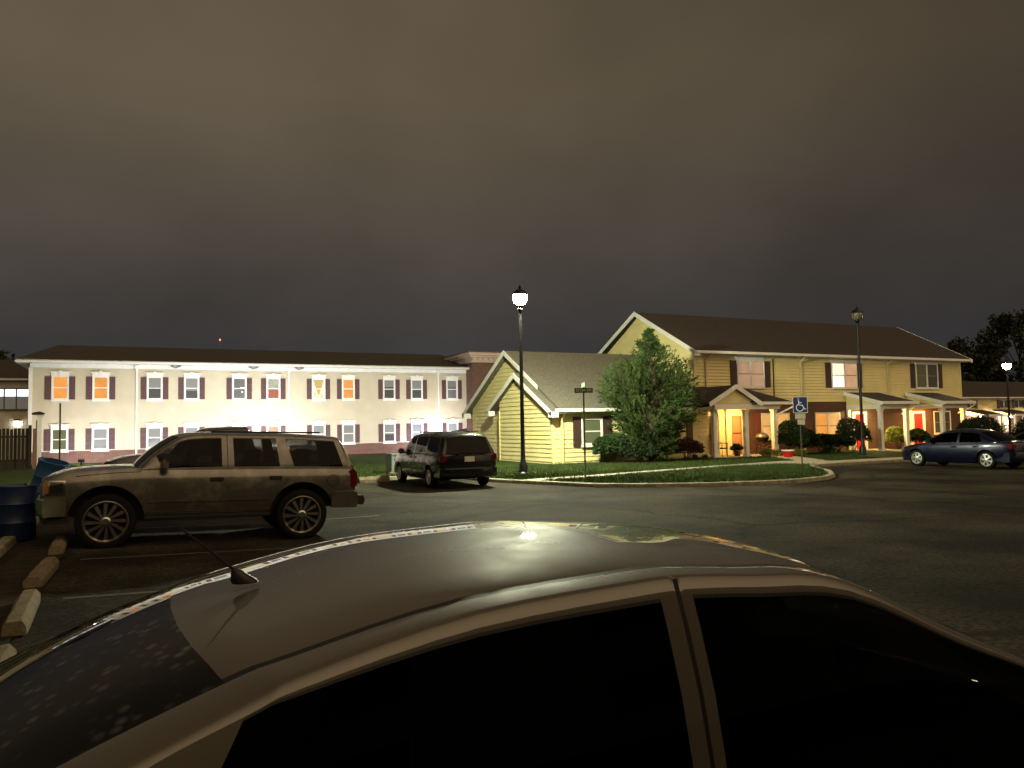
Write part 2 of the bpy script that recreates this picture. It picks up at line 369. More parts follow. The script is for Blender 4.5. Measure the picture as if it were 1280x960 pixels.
# ------------------------------------------------------------------ building helpers
def siding(zs, ext, y, course=.2, lap=.016, face='y'):
    """lapped clapboards on a wall; ext(z)->(a,b) gives the extent at height z. face 'y' looks to -Y at y, face 'x' looks to -X at x=y"""
    m = MB(); z0, z1 = zs; z = z0
    while z < z1-.001:
        zt = min(z+course, z1); a0, b0 = ext(z); a1, b1 = ext(zt)
        if b0 > a0:
            if b1 < a1: a1 = b1 = (a1+b1)/2
            if face == 'y':
                m.face([(a0, y-lap, z), (b0, y-lap, z), (b1, y, zt), (a1, y, zt)]); m.face([(a0, y, z), (b0, y, z), (b0, y-lap, z), (a0, y-lap, z)])
            else:
                m.face([(y-lap, b0, z), (y-lap, a0, z), (y, a1, zt), (y, b1, zt)]); m.face([(y, b0, z), (y, a0, z), (y-lap, a0, z), (y-lap, b0, z)])
        z = zt
    return m

def lb_window(root, org, xc, y, z0, z1, pane, w=.74, trim=WHITE, shut=SHUTTER, crown=True, curtain=None, sash=True):
    """sash window looking to -Y: window(frame) > pane, sash_bar, sill, crown, curtain; shutters are parts of the house"""
    h = w/2; t = .07; y = y-.03
    f = MB()
    f.box(xc-h-t, xc-h, y-.07, y+.02, z0-t, z1+t).box(xc+h, xc+h+t, y-.07, y+.02, z0-t, z1+t)
    f.box(xc-h, xc+h, y-.07, y+.02, z1, z1+t).box(xc-h, xc+h, y-.07, y+.02, z0-t, z0)
    fo = f.build('window', trim, root, org)
    MB().face([(xc-h, y-.022, z0), (xc+h, y-.022, z0), (xc+h, y-.022, z1), (xc-h, y-.022, z1)]).build('pane', pane, fo, org, recalc=False)
    if sash:
        zm = (z0+z1)/2
        MB().box(xc-h, xc+h, y-.05, y-.024, zm-.028, zm+.028).box(xc-h, xc-h+.035, y-.045, y-.024, z0, z1).box(xc+h-.035, xc+h, y-.045, y-.024, z0, z1).build('sash', trim, fo, org)
    B(xc-h-t-.04, xc+h+t+.04, y-.10, y+.01, z0-t-.12, z0-t-.003).build('sill', trim, fo, org)
    if crown:
        c = MB().box(xc-h-t-.02, xc+h+t+.02, y-.085, y+.01, z1+t+.003, z1+t+.20)
        c.prism([(xc-h-t-.07, z1+t+.203), (xc+h+t+.07, z1+t+.203), (xc+h+t+.09, z1+t+.26), (xc-h-t-.09, z1+t+.26)], 'y', y-.13, y+.01)
        c.prism([(xc-.06, z1+t+.0), (xc+.06, z1+t+.0), (xc+.09, z1+t+.31), (xc-.09, z1+t+.31)], 'y', y-.145, y+.012)
        c.build('crown', trim, fo, org)
    if curtain == 'swag':
        c = MB().face([(xc-h+.03, y-.030, z1-.02), (xc-.05, y-.030, z0+.25), (xc+.05, y-.030, z0+.25), (xc+h-.03, y-.030, z1-.02)])
        c.build('curtain', CURTAIN, fo, org, recalc=False)
    if curtain == 'half':
        MB().face([(xc-h+.03, y-.030, z0+.02), (xc+h-.03, y-.030, z0+.02), (xc+h-.03, y-.030, (z0+z1)/2-.05), (xc-h+.03, y-.030, (z0+z1)/2-.05)]).build('curtain', REDCURTAIN, fo, org, recalc=False)
    if isinstance(curtain, float):
        MB().face([(xc-h+.03, y-.0235, z1-(z1-z0)*curtain), (xc+h-.03, y-.0235, z1-(z1-z0)*curtain), (xc+h-.03, y-.0235, z1-.01), (xc-h+.03, y-.0235, z1-.01)]).build('blind', mat('grey_window_blind', (.2, .21, .21), .8), fo, org, recalc=False)
    if curtain == 'lamp':
        MB().box(xc+.05, xc+.33, y-.028, y-.024, z0+.62, z0+.70).build('ceiling_light', LIT_WHITE, fo, org); B(xc+.12, xc+.22, y-.029, y-.024, z0+.36, z0+.44).build('table_lamp', LIT_WHITE, fo, org)
    if shut:
        for s in (-1, 1):
            a = xc+s*(h+t+.02); bq = a+s*.31; x0, x1 = min(a, bq), max(a, bq)
            m = MB().box(x0, x1, y-.045, y+.01, z0-t, z1+.05)
            for k in range(3):
                hh = (z1+.05-z0+t)/3
                for q in range(int(hh/.075)-1):
                    zz = z0-t+k*hh+.05+q*.075
                    m.face([(x0+.035, y-.046, zz+.06), (x1-.035, y-.046, zz+.06), (x1-.035, y-.062, zz), (x0+.035, y-.062, zz)][::-1])
                    m.face([(x0+.035, y-.062, zz), (x1-.035, y-.062, zz), (x1-.035, y-.046, zz), (x0+.035, y-.046, zz)][::-1])
            m.build('shutter', shut, root, org, recalc=False)
    return fo

def gable_roof_slab(poly_pairs, thick=.14):
    """poly_pairs: list of quads (upper faces); adds thickness downwards"""
    m = MB()
    for q in poly_pairs:
        dn = [(x, y, z-thick) for x, y, z in q]; n = len(q)
        m.face(q); m.face(dn[::-1])
        for i in range(n): m.face([q[i], dn[i], dn[(i+1) % n], q[(i+1) % n]])
    return m

def downspout(root, org, x, y, z0, z1, head=True, m=WHITE):
    d = MB().box(x-.05, x+.05, y-.10, y-.02, z0, z1)
    if head: d.prism([(x-.05, z1), (x+.05, z1), (x+.13, z1+.16), (x+.13, z1+.32), (x-.13, z1+.32), (x-.13, z1+.16)], 'y', y-.2, y-.02)
    return d.build('downspout', m, root, org)

# ------------------------------------------------------------------ long two-storey block (left)
ORG = (-5.6, 52, 0)
lb = thing('apartment_block', 'long cream sided two storey block with maroon shutters and floodlit front', 'building', ORG)
YL = 52.
B(-5.6, 21.9, YL+.02, 64, 0, 5.98).build('wall', SIDING, lb, ORG)
siding((.82, 5.74), lambda z: (-5.5, 21.85), YL, .165, .04).build('siding', SIDING, lb, ORG, recalc=False, weld=False)
m = MB().box(-5.6, 18.85, YL-.05, YL+.01, -.1, .74).box(19.75, 21.9, YL-.05, YL+.01, -.1, .74).box(-5.62, 18.86, YL-.09, YL+.01, .743, .82).box(19.74, 21.9, YL-.09, YL+.01, .743, .82)
m.build('brick_base', BRICK, lb, ORG)
B(-5.68, -5.5, YL-.06, YL+.2, .83, 5.72).build('corner_board', WHITE, lb, ORG)
MB().box(-5.62, 21.9, YL-.06, YL+.01, 5.73, 5.97).build('frieze_board', WHITE, lb, ORG)
MB().box(-6.25, 21.9, YL-.62, YL+12.6, 5.975, 6.03).box(-6.27, 21.9, YL-.66, YL-.625, 5.975, 6.15).box(-6.30, -6.255, YL-.66, YL+12.6, 5.975, 6.15).build('eaves', WHITE, lb, ORG)
m = MB(); e0, e1, z0, z1 = -6.32, 22., 6.13, 7.66
m.face([(e0, 51.3, z0), (e1, 51.3, z0), (e1, 58, z1), (-4.7, 58, z1)]); m.face([(e0, 64.7, z0), (-4.7, 58, z1), (e1, 58, z1), (e1, 64.7, z0)]); m.face([(e0, 51.3, z0), (-4.7, 58, z1), (e0, 64.7, z0)])
m.face([(e0, 51.3, z0-.02), (e0, 64.7, z0-.02), (e1, 64.7, z0-.02), (e1, 51.3, z0-.02)])
m.build('roof', SHINGLE, lb, ORG, weld=False)
UP = [(-4.1,LIT_ORANGE,None),(-2.0,LIT_ORANGE,None),(.92,PANE_DARK,.45),(3.02,PANE_DARK,.62),(5.85,PANE_DARK,'lamp'),(7.96,PANE_DARK,'half'),(10.89,LIT_YELLOW,'swag'),(12.9,LIT_ORANGE,None),(15.77,PANE_DARK,.38),(17.8,PANE_DARK,.55),(20.48,PANE_GREY,.35)]
LO = [PANE_GREEN,PANE_GREY,PANE_DARK,PANE_GREY,LIT_PEACH,LIT_PEACH,PANE_DARK,PANE_GREY,PANE_DARK,PANE_GREY,PANE_DARK]
for i, (x, p, c) in enumerate(UP):
    lb_window(lb, ORG, x, YL, 3.93, 5.17, p, curtain=c)
    lb_window(lb, ORG, x, YL, .95, 2.08, LO[i], curtain=[None, .9, .5, .97, None, None, .7, .95, .6, None, .5][i])
for x in (-.07, 8.93, 19.42): downspout(lb, ORG, x, YL, .0, 5.62)
d = MB().box(18.9, 18.98, YL-.08, YL+.01, .02, 2.1).box(19.62, 19.70, YL-.08, YL+.01, .02, 2.1).box(18.9, 19.7, YL-.08, YL+.01, 2.103, 2.18).build('door_frame', WHITE, lb, ORG)
B(18.985, 19.615, YL-.04, YL+.005, .02, 2.095).build('door', mat('white_door_paint', (.78, .78, .78), .4), d, ORG)
for x in (2.1, 6.7, 9.6):   # twin eave floodlights, switched off
    m = MB().box(x-.05, x+.05, YL-.2, YL-.05, 5.78, 5.88)
    for s in (-1, 1): m.tube([(x+s*.05, YL-.2, 5.84), (x+s*.26, YL-.32, 5.95)], [.04, .09], 10)
    m.build('security_light', GREYMETAL, lb, ORG)

# brick end pavilion
ORG = (21.6, 50.8, 0)
tw = thing('brick_pavilion', 'red brick end pavilion with cream bracketed cornice behind the gabled bungalow', 'building', ORG)
B(21.62, 34, 50.8, 62, 0, 6.45).build('wall', BRICK, tw, ORG)
PINK = mat('pinkish_cornice_paint', (.62, .5, .42), .5)
m = MB().box(21.5, 34.1, 50.68, 62, 6.453, 6.60)
m.box(21.35, 34.2, 50.5, 62, 6.80, 6.95).box(21.2, 34.3, 50.36, 62, 6.953, 7.15)
for k in range(28): m.box(21.55+k*.42, 21.75+k*.42, 50.55, 50.66, 6.603, 6.79)
m.box(21.58, 34.1, 50.67, 62, 6.603, 6.797)
m.build('cornice', PINK, tw, ORG)
B(21.15, 34.3, 50.3, 62, 7.153, 7.22).build('roof_edge', mat('brown_coping', (.18, .07, .04), .7), tw, ORG)

# dark sloping wing wall near the bungalow's back corner
ORG = (15.7, 44, 0)
m = MB().prism([(16.65,-.1),(18.3,-.1),(18.3,1.74),(16.65,1.46)], 'y', 44, 44.12)
ww = m.build('wing_wall', mat('dark_taupe_boards', (.07, .06, .055), .8, var=.2), None, (16.65, 44, 0)); ww.location = (16.65, 44, 0)
B(16.60, 18.32, 43.96, 44.16, 1.75, 1.80).build('coping', BLACKTRIM, ww, (16.65, 44, 0)).rotation_euler = (0, 0, 0)
bpy.data.objects.remove(COL.objects[-1])
tag(ww, 'dark board screen wall with sloping top beside the bungalow', 'wall')

# building at the far left edge
ORG = (-16, 62, 0)
fl = thing('service_wing', 'low wing with dark roof and glowing strip windows at the left edge', 'building', ORG)
B(-20, -5.2, 62, 72, 0, 5.68).build('wall', SIDING, fl, ORG)
siding((0, 5.6), lambda z: (-20, -5.2), 62, .2).build('siding', SIDING, fl, ORG, recalc=False, weld=False)
B(-20.4, -5, 61.5, 61.62, 5.55, 5.72).build('fascia', WHITE, fl, ORG)
m = MB().face([(-20.5, 61.4, 5.73), (-4.9, 61.4, 5.73), (-4.9, 66, 7.3), (-20.5, 66, 7.3)]).face([(-20.5, 72, 5.73), (-20.5, 66, 7.3), (-4.9, 66, 7.3), (-4.9, 72, 5.73)]).face([(-4.9, 61.4, 5.73), (-4.9, 72, 5.73), (-4.9, 66, 7.3)])
m.build('roof', SHINGLE, fl, ORG)
f = MB().box(-12, -6.6, 61.9, 61.99, 3.5, 3.6).box(-12, -6.6, 61.9, 61.99, 4.95, 5.05)
for x in (-12, -11.2, -10.4, -9.6, -8.85, -8.2, -7.5, -6.75): f.box(x, x+.07, 61.9, 61.985, 3.603, 4.947)
fo = f.build('window', mat('dark_frame', (.1, .1, .1), .5), fl, ORG)
MB().face([(-11.95, 61.95, 4.45), (-6.65, 61.95, 4.45), (-6.65, 61.95, 4.95), (-11.95, 61.95, 4.95)]).build('pane', LIT_WHITE, fo, ORG, recalc=False)
MB().face([(-11.95, 61.95, 3.6), (-6.65, 61.95, 3.6), (-6.65, 61.95, 4.447), (-11.95, 61.95, 4.447)]).build('pane', mat('frosted_dim_pane', (.2, .2, .2), .3, emit=(.2, .19, .17), estr=.35), fo, ORG, recalc=False)
wl = MB().box(-7.5, -7.25, 61.72, 61.98, 2.75, 2.9).build('wall_light', BLACKMETAL, fl, ORG)
B(-7.47, -7.28, 61.75, 61.95, 2.70, 2.747).build('lens', emit_mat('white_lamp_lens', (1, .97, .9), 60), wl, ORG)

# ------------------------------------------------------------------ yellow bungalow (annexe)
ORG = (16.6, 30, 0)
an = thing('bungalow', 'single storey yellow sided house with nested gables and grey shingle roof', 'house', ORG)
XE = 25.4
B(17.12, XE, 30.02, 40.2, 0, 2.66).build('wall', YSIDING, an, ORG)
B(16.62, 17.12, 30.02, 35.5, 0, 2.66).build('wall', YSIDING, an, ORG)
# siding front (-Y), small gable (-X), big gable (-X)
siding((.0, 2.62), lambda z: (16.7, XE), 30, .2, .045).build('siding', YSIDING, an, ORG, recalc=False, weld=False)
SL = .545
def small_ext(z): return (30.0, 35.5) if z < 2.5 else (30+max(0, (z-2.5))/SL*.98, min(35.5, 33.2+(4.27-z)/SL))
siding((.0, 4.2), small_ext, 16.6, .2, .045, 'x').build('siding', YSIDING, an, ORG, recalc=False, weld=False)
def big_ext(z): return (35.5, 40.2) if z < 2.7 else (max(30.0, 35.2-(5.5-z)/SL), min(40.2, 35.2+(5.5-z)/SL))
siding((.0, 5.45), big_ext, 17.1, .2, .045, 'x').build('siding', YSIDING, an, ORG, recalc=False, weld=False)
m = MB().prism([(30.02, 2.66), (35.5, 2.66), (35.5, 2.9), (33.2, 4.2), (30.2, 2.66)], 'x', 16.62, 17.13)
m.prism([(30.02, 2.66), (40.2, 2.66), (35.2, 5.4)], 'x', 17.12, 17.3)
m.build('gable_wall', YSIDING, an, ORG)
# roofs
yr, zr = 35.2, 5.66; ye, ze = 29.55, 2.58; yb, zb = 40.75, 2.6
q = [[(16.72, ye, ze), (26.2, ye, ze), (26.2, yr, zr), (16.72, yr, zr)], [(16.72, yb, zb), (16.72, yr, zr), (26.2, yr, zr), (26.2, yb, zb)]]
gable_roof_slab(q, .1).build('roof', GSHINGLE, an, ORG, weld=False)
sq = [[(16.28, 29.5, 2.42), (17.4, 29.5, 2.42), (17.4, 33.2, 4.36), (16.28, 33.2, 4.36)], [(16.28, 36.35, 2.68), (16.28, 33.2, 4.36), (17.4, 33.2, 4.36), (17.4, 36.35, 2.68)]]
gable_roof_slab(sq, .08).build('roof', GSHINGLE, an, ORG, weld=False)
# rake boards
for x, ends, rets in ((16.24, ((29.45, 2.42), (36.42, 2.66), (33.2, 4.385)), ((16.24, 16.6, 29.43, 29.75, 2.18, 2.41), (16.24, 16.6, 36.12, 36.44, 2.36, 2.62))), (16.68, ((31.6, 3.71), (40.8, 2.59), (35.2, 5.685)), ((16.68, 17.1, 40.5, 40.82, 2.3, 2.58),))):
    m = MB(); y1, z1 = ends[2]
    for (y0, z0) in ends[:2]: m.prism([(y0, z0), (y1, z1), (y1, z1-.24), (y0, z0-.20)], 'x', x, x+.045)
    for r_ in rets: m.box(*r_)
    m.build('rake_board', WHITE, an, ORG)
MB().box(16.6, XE, 29.58, 30.0, 2.36, 2.40).build('soffit', WHITE, an, ORG)
MB().box(16.5, XE, 29.44, 29.56, 2.42, 2.56).build('gutter', WHITE, an, ORG)
B(16.53, 16.68, 29.91, 30.05, .0, 2.35).build('corner_board', YSIDING, an, ORG); B(16.53, 16.62, 35.45, 35.52, 0, 2.6).build('corner_board', YSIDING, an, ORG)
d = MB().box(16.95, 17.06, 29.82, 29.93, 0, 2.0).tube([(17.0, 29.9, 2.0), (17.0, 29.75, 2.2), (17.0, 29.52, 2.42)], .05, 8).build('downspout', YSIDING, an, ORG)
lb_window(an, ORG, 18.6, 29.97, 1.0, 2.05, PANE_GREEN, w=.98, shut=None, crown=False)
for x0 in (17.62, 19.24): B(x0, x0+.4, 29.89, 29.95, .85, 2.2).build('shutter', DSHUTTER, an, ORG)
B(24.0, 24.35, 29.89, 29.95, .9, 2.15).build('shutter', DSHUTTER, an, ORG)

# ------------------------------------------------------------------ two-storey townhouse row (right)
ORG = (25.45, 31, 0)
th = thing('townhouse_row', 'two storey yellow row of three homes with brown brick ground floor and lit porches', 'house', ORG)
X0, X1, YT = 25.45, 46.5, 31.
B(X0+.02, X1, YT+.02, 40.2, 0, 5.45).build('wall', YSIDING, th, ORG)
siding((2.9, 5.4), lambda z: (X0, X1), YT, .165, .04).build('siding', YSIDING, th, ORG, recalc=False, weld=False)
siding((0, 2.9), lambda z: (X0, 28.85), YT, .165, .04).build('siding', YSIDING, th, ORG, recalc=False, weld=False)
def th_g(z): return (31.0, 40.2) if z < 5.4 else (31+(z-5.4)/.55, 40.2-(z-5.4)/.55)
siding((0, 7.85), th_g, X0, .165, .04, 'x').build('siding', YSIDING, th, ORG, recalc=False, weld=False)
MB().prism([(31.05, 5.4), (40.15, 5.4), (35.6, 7.88)], 'x', X0+.02, X0+.2).prism([(31.05, 5.4), (40.15, 5.4), (35.6, 7.88)], 'x', X1-.2, X1).build('gable_wall', YSIDING, th, ORG)
B(28.87, X1-.02, YT-.05, YT+.01, 0, 2.86).build('brick_storey', DBRICK, th, ORG)
B(28.85, X1, YT-.075, YT+.01, 2.863, 2.93).build('belt_course', YSIDING, th, ORG)
q = [[(25.12, 30.5, 5.47), (46.9, 30.5, 5.47), (46.9, 35.6, 8.1), (25.12, 35.6, 8.1)], [(25.12, 40.7, 5.47), (25.12, 35.6, 8.1), (46.9, 35.6, 8.1), (46.9, 40.7, 5.47)]]
gable_roof_slab(q, .1).build('roof', SHINGLE, th, ORG, weld=False)
for x in (25.07, 46.9):
    m = MB().prism([(30.45, 5.47), (35.6, 8.13), (35.6, 7.88), (30.45, 5.25)], 'x', x, x+.05).prism([(40.75, 5.47), (35.6, 8.13), (35.6, 7.88), (40.75, 5.25)], 'x', x, x+.05)
    if x < 30: m.box(25.07, 25.42, 30.43, 30.75, 5.2, 5.30)
    m.build('rake_board', WHITE, th, ORG)
MB().box(25.14, 46.9, 30.40, 30.52, 5.33, 5.46).build('gutter', WHITE, th, ORG)
MB().box(25.3, 46.85, 30.53, YT-.02, 5.31, 5.35).box(X0, X1, YT-.04, YT-.001, 5.20, 5.307).build('soffit', WHITE, th, ORG)
for x, zb_ in ((26.15, 3.6), (32.8, .1), (39.75, 3.2)):
    m = MB().box(x-.04, x+.04, YT-.11, YT-.03, zb_, 5.05).tube([(x, YT-.07, 5.02), (x, YT-.25, 5.2), (x, YT-.5, 5.36)], .04, 8)
    m.build('downspout', mat('cream_downspout', (.55, .48, .3), .5), th, ORG)
B(30.76, 30.81, YT-.06, YT, 2.95, 5.2).build('conduit', BLACKTRIM, th, ORG)
B(X1-.06, X1+.02, YT-.05, YT+.1, 0, 5.3).build('corner_board', YSIDING, th, ORG)
B(X0-.05, X0+.08, YT-.05, YT+.1, 2.9, 5.3).build('corner_board', YSIDING, th, ORG)
def pair_window(x0, x1, z0, z1, panes, shut=DSHUTTER, trimc=WHITE, head=True, shut_sides=(-1, 1)):
    xm = (x0+x1)/2; t = .07; y = YT
    f = MB().box(x0-t, x0, y-.09, y+.01, z0-t, z1+t).box(x1, x1+t, y-.09, y+.01, z0-t, z1+t).box(xm-.05, xm+.05, y-.09, y+.01, z0, z1)
    f.box(x0, x1, y-.09, y+.01, z1, z1+t).box(x0, x1, y-.09, y+.01, z0-t, z0)
    fo = f.build('window', trimc, th, ORG)
    for k, (a, c) in enumerate(((x0, xm-.05), (xm+.05, x1))):
        MB().face([(a, y-.055, z0), (c, y-.055, z0), (c, y-.055, z1), (a, y-.055, z1)]).build('pane', panes[k], fo, ORG, recalc=False)
        zm = (z0+z1)/2
        MB().box(a, c, y-.08, y-.058, zm-.02, zm+.02).build('sash', mat('shaded_sash', (.25, .2, .14), .5), fo, ORG)
    if head: B(x0-t-.02, x1+t+.02, y-.07, y+.01, z1+t+.003, z1+t+.24).build('window_head', WHITE, th, ORG)
    B(x0-t-.03, x1+t+.03, y-.12, y+.01, z0-t-.06, z0-t-.003).build('sill', WHITE, fo, ORG)
    if shut:
        for s in shut_sides:
            a = x0-t-.02-.42 if s < 0 else x1+t+.02
            m = MB().box(a, a+.42, y-.055, y+.005, z0-.05, z1+.05)
            for k in range(int((z1-z0)/.09)):
                m.box(a+.05, a+.37, y-.068, y-.054, z0+.02+k*.09, z0+.075+k*.09)
            m.build('shutter', shut, th, ORG)
    return fo
pair_window(28.3, 30.05, 3.70, 5.0, (LIT_ROSE, LIT_ROSE))
w2 = pair_window(35.2, 37.1, 3.70, 5.02, (LIT_CREAM, LIT_PEACH))
B(35.22, 36.08, YT-.060, YT-.056, 3.71, 4.25).build('window_blind', mat('bright_blind', (.8, .78, .7), .8, emit=(1, .95, .8), estr=1.6), w2, ORG)
pair_window(42.3, 44.2, 3.72, 5.1, (PANE_GREEN, PANE_DARK))
pair_window(29.85, 31.75, .95, 2.2, (LIT_AMBER, LIT_AMBER), head=False, shut=mat('brick_red_shutter', (.2, .05, .035), .5), shut_sides=(-1,))
pair_window(33.78, 35.6, .85, 2.2, (LIT_ORANGE, LIT_AMBER), head=False, shut=None)
pair_window(43.75, 45.2, .95, 2.2, (PANE_DARK, PANE_DARK), head=False, shut=None)
def door(x0, x1, z1, m, fr=WHITE, y=YT, wide=.12, inset=True):
    f = MB().box(x0-wide, x0, y-.10, y+.01, .1, z1+.12).box(x1, x1+wide, y-.10, y+.01, .1, z1+.12).box(x0, x1, y-.10, y+.01, z1, z1+.12)
    fo = f.build('door_frame', fr, th, ORG)
    d = MB().box(x0, x1, y-.065, y, .12, z1-.004)
    for (u0, u1) in ((.12, .45), (.55, .88)):
        for (v0, v1) in ((.08, .40), (.48, .70), (.76, .94)):
            ax, bx_ = x0+(x1-x0)*u0, x0+(x1-x0)*u1; az, bz = .1+(z1-.1)*v0, .1+(z1-.1)*v1
            d.box(ax, bx_, y-.078, y-.064, az, bz)
    do = d.build('door', m, fo, ORG)
    MB().lathe([(.0, -.03), (.03, -.03), (.035, 0), (.02, .03)], 12, axis='y', c=(x1-.08, y-.10, 1.05)).build('handle', CHROME, fo, ORG)
    return fo
door(25.55, 26.35, 2.15, DARKDOOR, wide=.10)
door(36.85, 37.6, 2.15, REDDOOR, wide=.2)
door(41.85, 42.65, 2.15, REDDOOR, wide=.2)
fo = MB().box(27.35, 27.7, YT-.10, YT+.01, .1, 2.5).box(28.4, 28.55, YT-.10, YT+.01, .1, 2.5).box(27.7, 28.4, YT-.10, YT+.01, 2.15, 2.5).build('door_frame', mat('cream_door_trim', (.7, .62, .42), .5), th, ORG)
d = MB().box(27.7, 28.4, YT-.045, YT, .12, 2.146).build('door', mat('dark_peach_door', (.38, .2, .11), .35), fo, ORG)
MB().box(27.7, 27.77, YT-.085, YT-.05, .12, 2.146).box(28.33, 28.4, YT-.085, YT-.05, .12, 2.146).box(27.77, 28.33, YT-.085, YT-.05, 1.25, 1.3).box(27.77, 28.33, YT-.085, YT-.05, .12, .35).build('storm_door', mat('rust_storm_door', (.3, .13, .06), .35), fo, ORG)

PORCHLIT = emit_mat('warm_porch_bulb', (1., .56, .15), 1250)
def column(x, y, z1=2.42, w=.2):
    m = MB().box(x-w/2, x+w/2, y-w/2, y+w/2, .1, z1)
    m.box(x-w/2-.035, x+w/2+.035, y-w/2-.035, y+w/2+.035, .1, .28).box(x-w/2-.03, x+w/2+.03, y-w/2-.03, y+w/2+.03, z1-.1, z1-.003)
    return m.build('column', WHITE, th, ORG)
def porch_slab(x0, x1, y0): B(x0, x1, y0, YT-.06, .02, .135).build('porch_floor', CONC, th, ORG)
def porch_light(x, y, z, mtl, r=.12):
    m = MB().lathe([(r+.02, 0), (r+.03, -.012), (r, -.018)], 18, c=(x, y, z)).build('porch_light', BLACKMETAL, th, ORG)
    MB().lathe([(r*.98, -.014), (r*.8, -.05), (r*.4, -.07), (0, -.075)], 18, c=(x, y, z)).build('bulb', mtl, m, ORG)
# porch 1 : gable on the left, shed on the right, hip over the dark door
porch_slab(24.6, 29.2, 28.75)
for x in (24.87, 26.85): column(x, 28.95)
column(28.7, 28.95)
g0, g1, gp, zf = 24.25, 27.6, 25.95, 2.76
q = [[(g0, 28.55, zf), (gp, 28.55, 3.62), (gp, YT-.02, 3.62), (g0, YT-.02, zf)], [(gp, 28.55, 3.62), (g1, 28.55, zf), (g1, YT-.02, zf), (gp, YT-.02, 3.62)]]
gable_roof_slab(q, .07).build('porch_roof', SHINGLE, th, ORG, weld=False)
MB().prism([(g0+.25, 2.70), (g1-.25, 2.70), (gp, 3.5)], 'y', 28.72, 28.8).build('porch_gable', YSIDING, th, ORG)
siding((2.72, 3.5), lambda z: (g0+.22+(z-2.70)/.5, g1-.22-(z-2.70)/.5), 28.70, .15, .016).build('siding', YSIDING, th, ORG, recalc=False, weld=False)
m = MB()
m.prism([(g0, zf+.01), (gp, 3.65), (gp, 3.43), (g0+.05, zf-.2)], 'y', 28.5, 28.55).prism([(g1, zf+.01), (gp, 3.65), (gp, 3.43), (g1-.05, zf-.2)], 'y', 28.5, 28.55)
m.box(24.7, 27.05, 28.68, 28.86, 2.44, 2.70)
m.box(27.055, 28.9, 28.72, 28.86, 2.44, 2.66)
m.box(27.3, 29.65, 28.52, 28.62, 2.66, 2.80)
m.build('porch_fascia', WHITE, th, ORG)
q = [[(27.0, 28.55, 2.80), (29.66, 28.55, 2.80), (28.6, YT-.02, 3.62), (26.2, YT-.02, 3.62)], [(29.66, 28.55, 2.80), (29.66, YT-.02, 2.80), (28.6, YT-.02, 3.62)], [(23.6, 29.3, 2.75), (26.2, 29.3, 3.3), (26.2, YT-.02, 3.66), (25.0, YT-.02, 3.66)], [(23.6, 29.3, 2.75), (25.0, YT-.02, 3.66), (23.6, YT-.02, 2.75)]]
gable_roof_slab(q, .06).build('porch_roof', SHINGLE, th, ORG, weld=False)
B(24.7, 29.2, 28.87, YT-.03, 2.56, 2.6).build('porch_ceiling', WHITE, th, ORG)
porch_light(27.7, 29.9, 2.557, PORCHLIT)
for x, s in ((29.6, -1), (24.55, 1)):
    MB().tube([(x, 28.5, 2.68), (x, 28.5, 2.55), (x+s*.55, 28.95, 2.2), (x+s*.62, 29.0, 2.1), (x+s*.62, 29.0, .15)], .04, 8).build('downspout', WHITE, th, ORG)
# porches 2 and 3 : lean-to roofs
def shed_porch(x0, x1, bulb):
    porch_slab(x0, x1-.2, 28.7)
    q = [[(x0, 28.5, 2.78), (x1, 28.5, 2.78), (x1, YT-.02, 3.40), (x0, YT-.02, 3.40)]]
    gable_roof_slab(q, .06).build('porch_roof', SHINGLE, th, ORG, weld=False)
    m = MB().prism([(28.5, 2.79), (YT-.03, 3.42), (YT-.03, 3.22), (28.5, 2.59)], 'x', x0-.05, x0)
    m.prism([(28.5, 2.79), (YT-.03, 3.42), (YT-.03, 3.22), (28.5, 2.59)], 'x', x1, x1+.05)
    m.box(x0-.05, x1+.05, 28.38, 28.5, 2.64, 2.80).box(x0+.1, x0+.3, 28.86, YT-.06, 2.40, 2.64).box(x0+.1, x1-.3, 28.7, 28.855, 2.40, 2.64)
    m.build('porch_fascia', WHITE, th, ORG)
    MB().prism([(28.7, 2.64), (YT-.05, 2.64), (YT-.05, 3.3), (28.7, 2.75)], 'x', x0+.12, x0+.28).build('porch_cheek', YSIDING, th, ORG)
    B(x0+.31, x1-.25, 28.87, YT-.06, 2.56, 2.6).build('porch_ceiling', WHITE, th, ORG)
    column(x0+.2, 28.82, 2.39); column(x1-.55, 28.82, 2.39)
    MB().box(x0+.1, x0+.32, YT-.17, YT-.06, .13, 2.39).build('pilaster', WHITE, th, ORG)
    porch_light(x0+1.05, 30.0, 2.555, bulb)
    MB().tube([(x1-.02, 28.42, 2.66), (x1-.02, 28.45, 2.56), (x1, 28.7, 2.42), (x1+.02, 29.3, 2.2), (x1+.02, 29.5, 2.1)], .04, 8).build('downspout', WHITE, th, ORG)
shed_porch(36.1, 38.9, emit_mat('yellow_porch_bulb', (1., .68, .26), 1300))
shed_porch(41.25, 43.85, emit_mat('amber_porch_bulb', (1., .50, .13), 1350))
B(38.9, 39.0, YT-.14, YT-.06, .1, 2.4).build('pilaster', WHITE, th, ORG)

